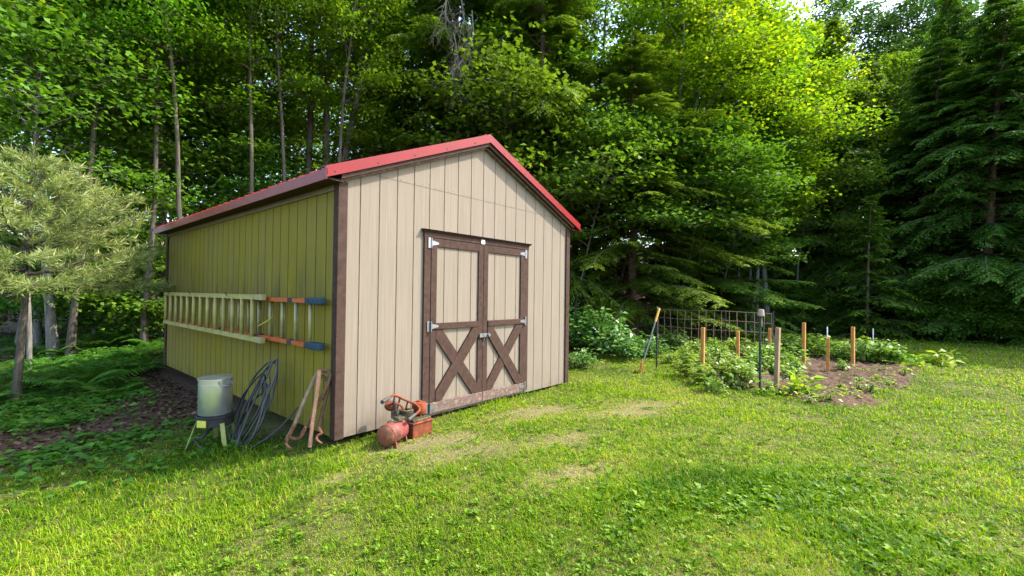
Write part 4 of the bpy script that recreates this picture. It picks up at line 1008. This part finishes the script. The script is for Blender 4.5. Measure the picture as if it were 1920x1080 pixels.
T('hemlock_tree', PH[2], 1560, 19.0, 'dark hemlock in shade behind the tallest stake', gh, .9)
T('hemlock_tree', PH[3], 1626, 15.3, 'small pointed hemlock in front of the dark wood edge', gh, 1.1, 1.05)
T('hemlock_tree', PH[2], 1450, 20.0, 'dark hemlock in deep shade behind the fence end', gh, .85)
for i, (px, d, lab) in enumerate(((1384, 17.0, 'thin pale leaning trunk furthest toward the shed of the pale clump'), (1396, 17.2, 'pale trunk second in the clump behind the fence'), (1407, 16.8, 'thinnest straight pale trunk of the clump behind the fence'), (1420, 17.0, 'thickest pale trunk of the clump behind the fence'))):
    T('pale_trunked_tree', PM[2], px, d, lab, 'pale trunks behind the fence', .62 + .05 * (i % 3), .75, 2.0 + i, (M['bark_pale'], M['maple_deep']))
for px, d, sc, lab in ((1862, 14.2, .7, 'leafy bush at the lawn end beneath the broad hemlock'), (1912, 13.6, .62, 'bright leafy bush where the lawn meets the picture edge'), (1790, 15.0, .85, 'bush in shade left of the lawn end bushes'), (1960, 14, 1.0, 'bush just beyond the picture edge at the lawn end'), (1500, 17.5, .7, 'low bush in dark shade behind the garden stakes'), (1330, 17.0, .8, 'low dark bush behind the wire fence')):
    T('wood_edge_bush', PU[2], px, d, lab, 'bushes along the far lawn edge', sc)
# shade-giving neighbours beyond the right of the view, same wood edge
for px, d, k in ((2190, 13.2, 2), (2330, 12.4, 2), (2310, 14.6, 2), (2440, 13.4, 0)):
    T('hemlock_tree', PH[k], px, d, 'tall hemlock of the wood edge outside the view beside the lawn', gh, 1.0, .95 if k == 2 else .78)
for px, d, k in ((2120, 17.0, 2), (2300, 18.0, 1), (2250, 22.0, 2)):
    T('hemlock_tree', PH[k], px, d, 'hemlock of the same wood edge outside the view past the lawn end', gh, 1.05, .72)
rr = np.random.default_rng(91)
for i in range(24):
    px = -250 + i * 2450 / 23 + rr.normal(0, 25); d = rr.uniform(19, 31)
    if px > 1650: d += 6
    conif = (680 < px < 1150 and rr.random() < .5) or (px > 1400 and rr.random() < .6)
    if conif: T('hemlock_tree', PH[i % 3], px, d, 'hemlock standing in the deep shaded rows of the wood', gb, 1.15, .9)
    else: T('maple_tree', PM[i % 4], px, d, 'maple standing in the deep back rows of the wood', gb, rr.uniform(.95, 1.2))
# dead branches on one hemlock
db = MB(); r = np.random.default_rng(77)
def twig(p, d, ln, rad, lev):
    q = curve_pts(p, d, ln, 5, r, .13, (0, 0, -.5)); db.tube(q, [rad * (1 - .75 * i / 5) for i in range(6)], 4, False)
    if lev:
        for i in range(1, 6):
            for _ in range(2):
                dd = (q[i] - q[i-1]); dd = dd / np.linalg.norm(dd) + r.normal(0, .55, 3); twig(q[i], dd, ln * r.uniform(.35, .6), rad * .5, lev - 1)
mi_ = np.array(Matrix.Rotation(-dead.rotation_euler[2], 3, 'Z'))
for (px, py, ln) in ((835, -40, 1.7), (862, -20, 2.0), (885, 20, 1.8), (850, 60, 1.6)):
    w_ = pt(px, py, 13.6); loc = mi_ @ (w_ - np.array(dead.location)) / dead.scale[0]
    twig(loc, mi_ @ np.array([rr.normal(0, .25), rr.normal(0, .25), -1.0]), ln, .022, 2)
db.build('dead_branch', M['bark_dead'], dead, fix=False)
# ---- young white pine
r = np.random.default_rng(301); wood = MB(); lv = Leaves()
HT = 3.75; tp = np.array(curve_pts((0, 0, -.2), (.02, 0, 1), HT + .2, 10, r, .02)); wood.tube(list(tp), [.058 * (1 - .85 * i / 10) for i in range(11)], 8)
def tuft(c, d, n, ln):
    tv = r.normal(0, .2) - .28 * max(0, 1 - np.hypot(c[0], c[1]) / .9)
    D = d * r.uniform(.5, 1.3, (n, 1)) + r.normal(0, .62, (n, 3)); D = unit(D)
    P = c + D * .01 + np.outer(r.uniform(-.07, .02, n), d)
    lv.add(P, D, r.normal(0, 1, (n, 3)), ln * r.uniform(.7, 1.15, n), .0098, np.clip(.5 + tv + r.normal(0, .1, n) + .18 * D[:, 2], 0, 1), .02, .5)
for w_ in range(7):
    z = 1.62 + w_ * .31; f = w_ / 6
    for k in range(6):
        az = k * 2 * math.pi / 7 + w_ * .7 + r.normal(0, .2); ln = (1.85 * (1 - f) ** .9 + .2) * r.uniform(.75, 1.1)
        if w_ == 0: ln *= .85
        o_ = np.array([np.interp(z + r.normal(0, .05), tp[:, 2], tp[:, i]) for i in range(3)])
        q = curve_pts(o_, (math.cos(az), math.sin(az), .10 + .6 * f), ln, 8, r, .09, (0, 0, .22 - .3 * (f < .3))); wood.tube(q, [.018 * ln / 1.6 * (1 - .8 * i / 8) + .003 for i in range(9)], 5, False)
        q = np.array(q); nt = int(ln * 11) + 3
        for j in range(nt):
            t = (.12 + .88 * (j + r.random()) / nt); p_ = np.array([np.interp(t * 8, range(9), q[:, i]) for i in range(3)])
            s = (1 if j % 2 else -1); a2 = az + s * r.uniform(.4, 1.0); sl = (ln * (1.05 - t) * .55 + .12) * r.uniform(.7, 1.2); sl = min(sl, .75)
            dd = np.array([math.cos(a2), math.sin(a2), r.uniform(-.12, .4)]); dd /= np.linalg.norm(dd)
            wood.tube([p_, p_ + dd * sl], [.005, .003], 3, False)
            for u in np.arange(.25, 1.01, .085 / max(sl, .1)): tuft(p_ + dd * sl * u, dd + np.array([0, 0, .15]), 11, .12)
            tuft(p_ + dd * sl, dd + np.array([0, 0, .4]), 15, .135)
            if r.random() < .5: lv.add([p_ + dd * sl], [dd * .5 + np.array([0, 0, .7])], [[1, .2, .1]], r.uniform(.10, .18), .02, .98, .0, .3)
for k in range(6): tuft(tp[-1] - (0, 0, .1 * k), np.array([0, 0, 1.0]), 24, .11)
px_, py_ = at(34, 6.5)
pn = empty('young_pine', (px_, py_, float(gz(px_, py_))), 1.3, 'young white pine with pale feathery needles at the wood edge left of the shed', 'tree')
pn.scale = (1, 1, .98)
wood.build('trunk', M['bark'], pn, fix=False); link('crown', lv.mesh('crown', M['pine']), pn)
#@@STUFF
# ================================================================== GRASS, WEEDS, LITTER, UNDERGROWTH
def in_shed(x, y): return (x > -.05) & (x < W + .05) & (y > -.03) & (y < L + .05)
def polar(n, r0, r1, half, seed, pw=0.0):
    r = np.random.default_rng(seed); rad = np.exp(r.uniform(math.log(r0), math.log(r1), n)); a = math.atan2(FV[1], FV[0]) + r.uniform(-half, half, n)
    return CAM[0] + rad * np.cos(a), CAM[1] + rad * np.sin(a), rad, r
def blades(n, seed, r0=1.1, r1=24, half=1.15):
    x, y, rad, r = polar(n, r0, r1, half, seed)
    lm = lawn_mask(x, y); bm_ = bare_mask(x, y); n1 = fbm(x, y, 1.1, 51); n2 = noise2(x, y, 5.5, 52)
    bd_ = poly_dist(x, y, BED)
    lush = np.exp(-(((x - 1.55) * .58 + (y + 2.9) * .81) ** 2 / .06 + ((x - 1.55) * .81 - (y + 2.9) * .58) ** 2 / .5))
    lush = np.maximum(lush, .8 * np.exp(-((x - 1.25) ** 2 + (y + 3.6) ** 2) / .16))
    edge = np.exp(-np.maximum(0, -y) / .13) * (x > -.15) * (x < 3.6) * (y < .0) + np.exp(-np.maximum(0, x + .35) / .3) * (np.abs(y - .2) < .9) * (x < 0)
    keep = (r.random(n) < lm * (1 - .62 * bm_) * (.62 + .5 * n1)) & ~in_shed(x, y) & (bd_ + .5 * (fbm(x, y, 2.6, 41) - .5) < .02 + .22 * r.random(n) ** 2)
    keep &= ~((y > .05) & (x > -.32) & (x < .1)) | (r.random(n) < .12)
    x, y, rad, n1, n2, bm_, lush, edge = [a_[keep] for a_ in (x, y, rad, n1, n2, bm_, lush, edge)]; m = len(x)
    hl = 1 - .3 * sstep(-.1, -.9, x); n3 = noise2(x, y, 13, 58); n4 = noise2(x, y, 2.3, 59); z = gz(x, y); h = (.020 + .034 * n2 * n1 * 1.6 + .012 * r.random(m)) * (.55 + .75 * n3 + .35 * n4) * (1 - .45 * bm_) + .10 * lush * r.random(m) + .075 * np.clip(edge, 0, 1) * r.random(m)
    h = .76 * hl * h * np.clip(.8 + .035 * rad, .9, 1.35)
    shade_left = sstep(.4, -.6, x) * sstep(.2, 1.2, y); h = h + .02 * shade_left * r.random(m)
    w = np.clip(.0026 * (rad / 1.8) ** .82, .0026, .03)
    a = r.uniform(0, 6.28, m); lean = r.uniform(.25, 1.5, m) * h
    d = np.stack([np.cos(a), np.sin(a), np.zeros(m)], 1); sd = np.stack([-np.sin(a), np.cos(a), np.zeros(m)], 1)
    P = np.stack([x, y, z - .004], 1); up = np.zeros((m, 3)); up[:, 2] = 1
    mid = P + up * (h * .6)[:, None] + d * (lean * .32)[:, None]; tip = P + up * (h * np.where(lean > h, .75, 1))[:, None] + d * lean[:, None]
    ww = (w * r.uniform(.7, 1.3, m) / 2)[:, None]
    V = np.stack([P - sd * ww, P + sd * ww, mid + sd * ww * .8, mid - sd * ww * .8, tip], 1).reshape(-1, 3)
    base_ = np.arange(m)[:, None] * 5
    q = base_ + np.array([0, 1, 2, 3]); t_ = base_ + np.array([3, 2, 4])
    big = fbm(x, y, .55, 57)
    v = .36 + .45 * (big - .5) + .22 * (n1 - .5) + .30 * bm_ - .34 * lush - .10 * np.clip(edge, 0, 1) - .26 * (n3 - .5) - .24 * (n4 - .5) + r.normal(0, .12, m) - .18 * shade_left  # last term paints shade into the blades left of the shed
    v = np.where(r.random(m) < .05, r.uniform(.75, 1, m), v)
    return raw_mesh('grass', V, q, t_, M['grass'], {'v': np.repeat(np.clip(v + .04, 0, 1), 5)})
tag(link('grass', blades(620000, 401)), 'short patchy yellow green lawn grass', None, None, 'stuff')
# broad leaved weeds in the lawn
x, y, rad, r = polar(19000, 1.1, 19, 1.15, 402)
keep = (r.random(len(x)) < lawn_mask(x, y) * (.25 + 1.1 * fbm(x, y, 1.6, 55) ** 1.5 * 1.6) * (1 - .6 * bare_mask(x, y))) & ~in_shed(x, y) & (poly_dist(x, y, BED) + .5 * (fbm(x, y, 2.6, 41) - .5) < .3)
lx, ly = r.normal(1.42, .46, 1300), r.normal(0, .12, 1300); ly = -3.05 + (lx - 1.42) * -.62 + ly * 1.7
lx = np.concatenate([lx, r.normal(1.2, .2, 400)]); ly = np.concatenate([ly, r.normal(-3.75, .2, 400)])
x, y, rad = np.concatenate([x[keep], lx]), np.concatenate([y[keep], ly]), np.concatenate([rad[keep], np.full(len(lx), 3.6)]); lv = Leaves(); k = 6; m = len(x); big_ = np.concatenate([np.ones(keep.sum()), r.uniform(.8, 1.6, len(lx))])
a = (r.uniform(0, 6.28, m)[:, None] + np.arange(k) * 6.283 / k + r.normal(0, .3, (m, k))).ravel()
X, Y, RD = np.repeat(x, k), np.repeat(y, k), np.repeat(rad, k); size = np.repeat(big_ * r.uniform(.013, .040, m) * np.clip(.75 + .06 * rad, .8, 1.5), k) * r.uniform(.6, 1.15, m * k)
X = X + np.cos(a) * .006; Y = Y + np.sin(a) * .006
el = r.uniform(.1, 1.1, m * k); D = np.stack([np.cos(a), np.sin(a), el], 1)
lv.add(np.stack([X, Y, gz(X, Y) + .004 + .012 * r.random(m * k)], 1), D, np.stack([-np.cos(a) * el, -np.sin(a) * el, np.ones(m * k)], 1) + r.normal(0, .2, (m * k, 3)), size, size * r.uniform(.35, .7, m * k), np.clip(np.repeat(r.normal(.42, .22, m) - .2 * (big_ > 1), k) + r.normal(0, .12, m * k), 0, 1), .3, .5)
tag(link('lawn_weeds', lv.mesh('lawn_weeds', M['weed'])), 'small broad leaved weeds scattered through the lawn', None, None, 'stuff')
# leaf litter on the wood floor
def scatter(n, seed, boxes):
    r = np.random.default_rng(seed); xs_, ys_ = [], []
    tot = sum((b[1] - b[0]) * (b[3] - b[2]) * b[4] for b in boxes)
    for b in boxes:
        k = int(n * (b[1] - b[0]) * (b[3] - b[2]) * b[4] / tot); xs_.append(r.uniform(b[0], b[1], k)); ys_.append(r.uniform(b[2], b[3], k))
    return np.concatenate(xs_), np.concatenate(ys_), r
WB = [(-4, 0, .9, 9, 3.0), (-5, 4, 9, 18, 1.0), (3.8, 12, 2.5, 8, .8), (14, 21, -6, 6, .6), (17, 24, -10, -4, .5)]
x, y, r = scatter(26000, 411, WB); keep = (r.random(len(x)) > lawn_mask(x, y) * .96) & ~in_shed(x, y); x, y = x[keep], y[keep]; m = len(x)
a = r.uniform(0, 6.28, m); lv = Leaves(); sz = r.uniform(.035, .085, m)
lv.add(np.stack([x, y, gz(x, y) + .008 + .015 * r.random(m)], 1), np.stack([np.cos(a), np.sin(a), r.normal(0, .25, m)], 1), np.stack([r.normal(0, .35, m), r.normal(0, .35, m), np.ones(m)], 1), sz, sz * .7, np.clip(r.normal(.4, .25, m), 0, 1), .2)
tag(link('leaf_litter', lv.mesh('leaf_litter', M['litter'])), 'brown fallen leaves covering the wood floor', None, None, 'stuff')
x, y, rad, r = polar(26000, 1.2, 12, 1.1, 415); bmk = bare_mask(x, y)
keep = (r.random(len(x)) < (.05 + .8 * bmk) * lawn_mask(x, y)) & ~in_shed(x, y); x, y, rad = x[keep], y[keep], rad[keep]; m = len(x)
a = r.uniform(0, 6.28, m); lv = Leaves(); sz = r.uniform(.008, .026, m) * np.clip(.7 + .12 * rad, .8, 1.6)
lv.add(np.stack([x, y, gz(x, y) + .004 + .018 * r.random(m)], 1), np.stack([np.cos(a), np.sin(a), r.normal(0, .3, m)], 1), np.stack([r.normal(0, .5, m), r.normal(0, .5, m), np.ones(m)], 1), sz, sz * r.uniform(.15, .7, m), np.clip(r.normal(.55, .3, m), 0, 1), .2)
tag(link('lawn_litter', lv.mesh('lawn_litter', M['litter'])), 'dry clippings and dead leaf bits on the worn lawn', None, None, 'stuff')
# green ground cover
x, y, r = scatter(110000, 412, WB); c = fbm(x, y, 1.0, 66)
path = np.exp(-((x + .55 + .6 * (fbm(x, y, .9, 68) - .5)) ** 2 / .16 + (y - 3.2) ** 2 / 3.2))
keep = (r.random(len(x)) < np.clip((c - .28) * 3.4, .05, 1) * (1 - .93 * path)) & (r.random(len(x)) > lawn_mask(x, y) * .9) & ~in_shed(x, y) & ~((x > -.45) & (x < 0) & (y < 7))
x, y = x[keep], y[keep]; m = len(x); a = r.uniform(0, 6.28, m); lv = Leaves(); sz = r.uniform(.04, .11, m)
hh = r.random(m) * (.05 + .30 * np.clip(noise2(x, y, 1.7, 67) - .35, 0, 1) * sstep(2.6, 4.5, y + np.abs(x) * .2))
lv.add(np.stack([x, y, gz(x, y) + .012 + hh], 1), np.stack([np.cos(a), np.sin(a), r.uniform(-.2, .35, m)], 1), np.stack([r.normal(0, .35, m), r.normal(0, .35, m), np.ones(m)], 1), sz, sz * .65, np.clip(r.normal(.45, .22, m), 0, 1), .15)
tag(link('undergrowth', lv.mesh('undergrowth', M['fern'])), 'low green undergrowth on the wood floor', None, None, 'stuff')
# the wood beyond the countable rows: one mass of leaves
r = np.random.default_rng(420); n = 140000
px_ = r.uniform(-500, 2400, n); d = r.uniform(34, 52, n); hh = r.random(n) ** 1.5 * 25
lv = Leaves(); P = CAM + d[:, None] * (FV + ((px_ - 960) / FPX)[:, None] * RV); P[:, 2] = gz(P[:, 0], P[:, 1]) + hh
gap = noise2(px_ * .01, hh * .35, 1.0, 71) + .5 * noise2(px_ * .03, hh * .9, 1.0, 72)
keep = (gap > .46 + .030 * hh * (.5 + .5 * (px_ > 1500))) | (hh < np.where(px_ < 1500, 11, 8))
P = P[keep]; n = len(P); a = r.uniform(0, 6.28, n); sz = r.uniform(.35, .7, n)
lv.add(P, np.stack([np.cos(a), np.sin(a), r.uniform(-.6, .2, n)], 1), np.stack([r.normal(0, .5, n), r.normal(0, .5, n), np.ones(n)], 1), sz, sz * .7, np.clip(r.normal(.4, .2, n), 0, 1), .15)
tag(link('far_woods', lv.mesh('far_woods', M['maple_deep'])), 'dim green mass of the wood far behind', None, None, 'stuff')
#@@LIGHT
# ================================================================== LIGHT AND CAMERA
sun_from = Vector((1.0, -.84, 1.36)).normalized()
el = math.asin(sun_from.z); az = math.atan2(sun_from.x, sun_from.y)
w = bpy.data.worlds.new("World"); S.world = w; w.use_nodes = True
nt = w.node_tree; bg = nt.nodes['Background']
sky = nt.nodes.new('ShaderNodeTexSky'); sky.sky_type = 'NISHITA'; sky.sun_disc = False
sky.sun_elevation = el; sky.sun_rotation = az; sky.air_density = 1.0; sky.dust_density = 2.5
nt.links.new(sky.outputs[0], bg.inputs[0]); bg.inputs[1].default_value = .15
sl = bpy.data.lights.new('sun', 'SUN'); sl.energy = 2.0; sl.angle = math.radians(.5); sl.color = (1.0, .93, .82)
so = bpy.data.objects.new('sun', sl); COL.objects.link(so); so.rotation_euler = sun_from.to_track_quat('Z', 'Y').to_euler()
cd = bpy.data.cameras.new('camera'); cd.lens = 36 * FPX / 1920; cd.sensor_width = 36; cd.clip_start = .05; cd.clip_end = 1000
co = bpy.data.objects.new('camera', cd); COL.objects.link(co); S.camera = co
mw = Matrix.Identity(4)
for i in range(3): mw[i][0] = RV[i]; mw[i][1] = UV[i]; mw[i][2] = -FV[i]; mw[i][3] = CAM[i]
co.matrix_world = mw
S.view_settings.view_transform = 'Standard'; S.view_settings.look = 'None'; S.view_settings.gamma = 1.0; S.view_settings.exposure = 2.2
S.cycles.max_bounces = 8; S.cycles.diffuse_bounces = 4; S.cycles.glossy_bounces = 3; S.cycles.transmission_bounces = 5; S.cycles.transparent_max_bounces = 4
S.cycles.caustics_reflective = False; S.cycles.caustics_refractive = False
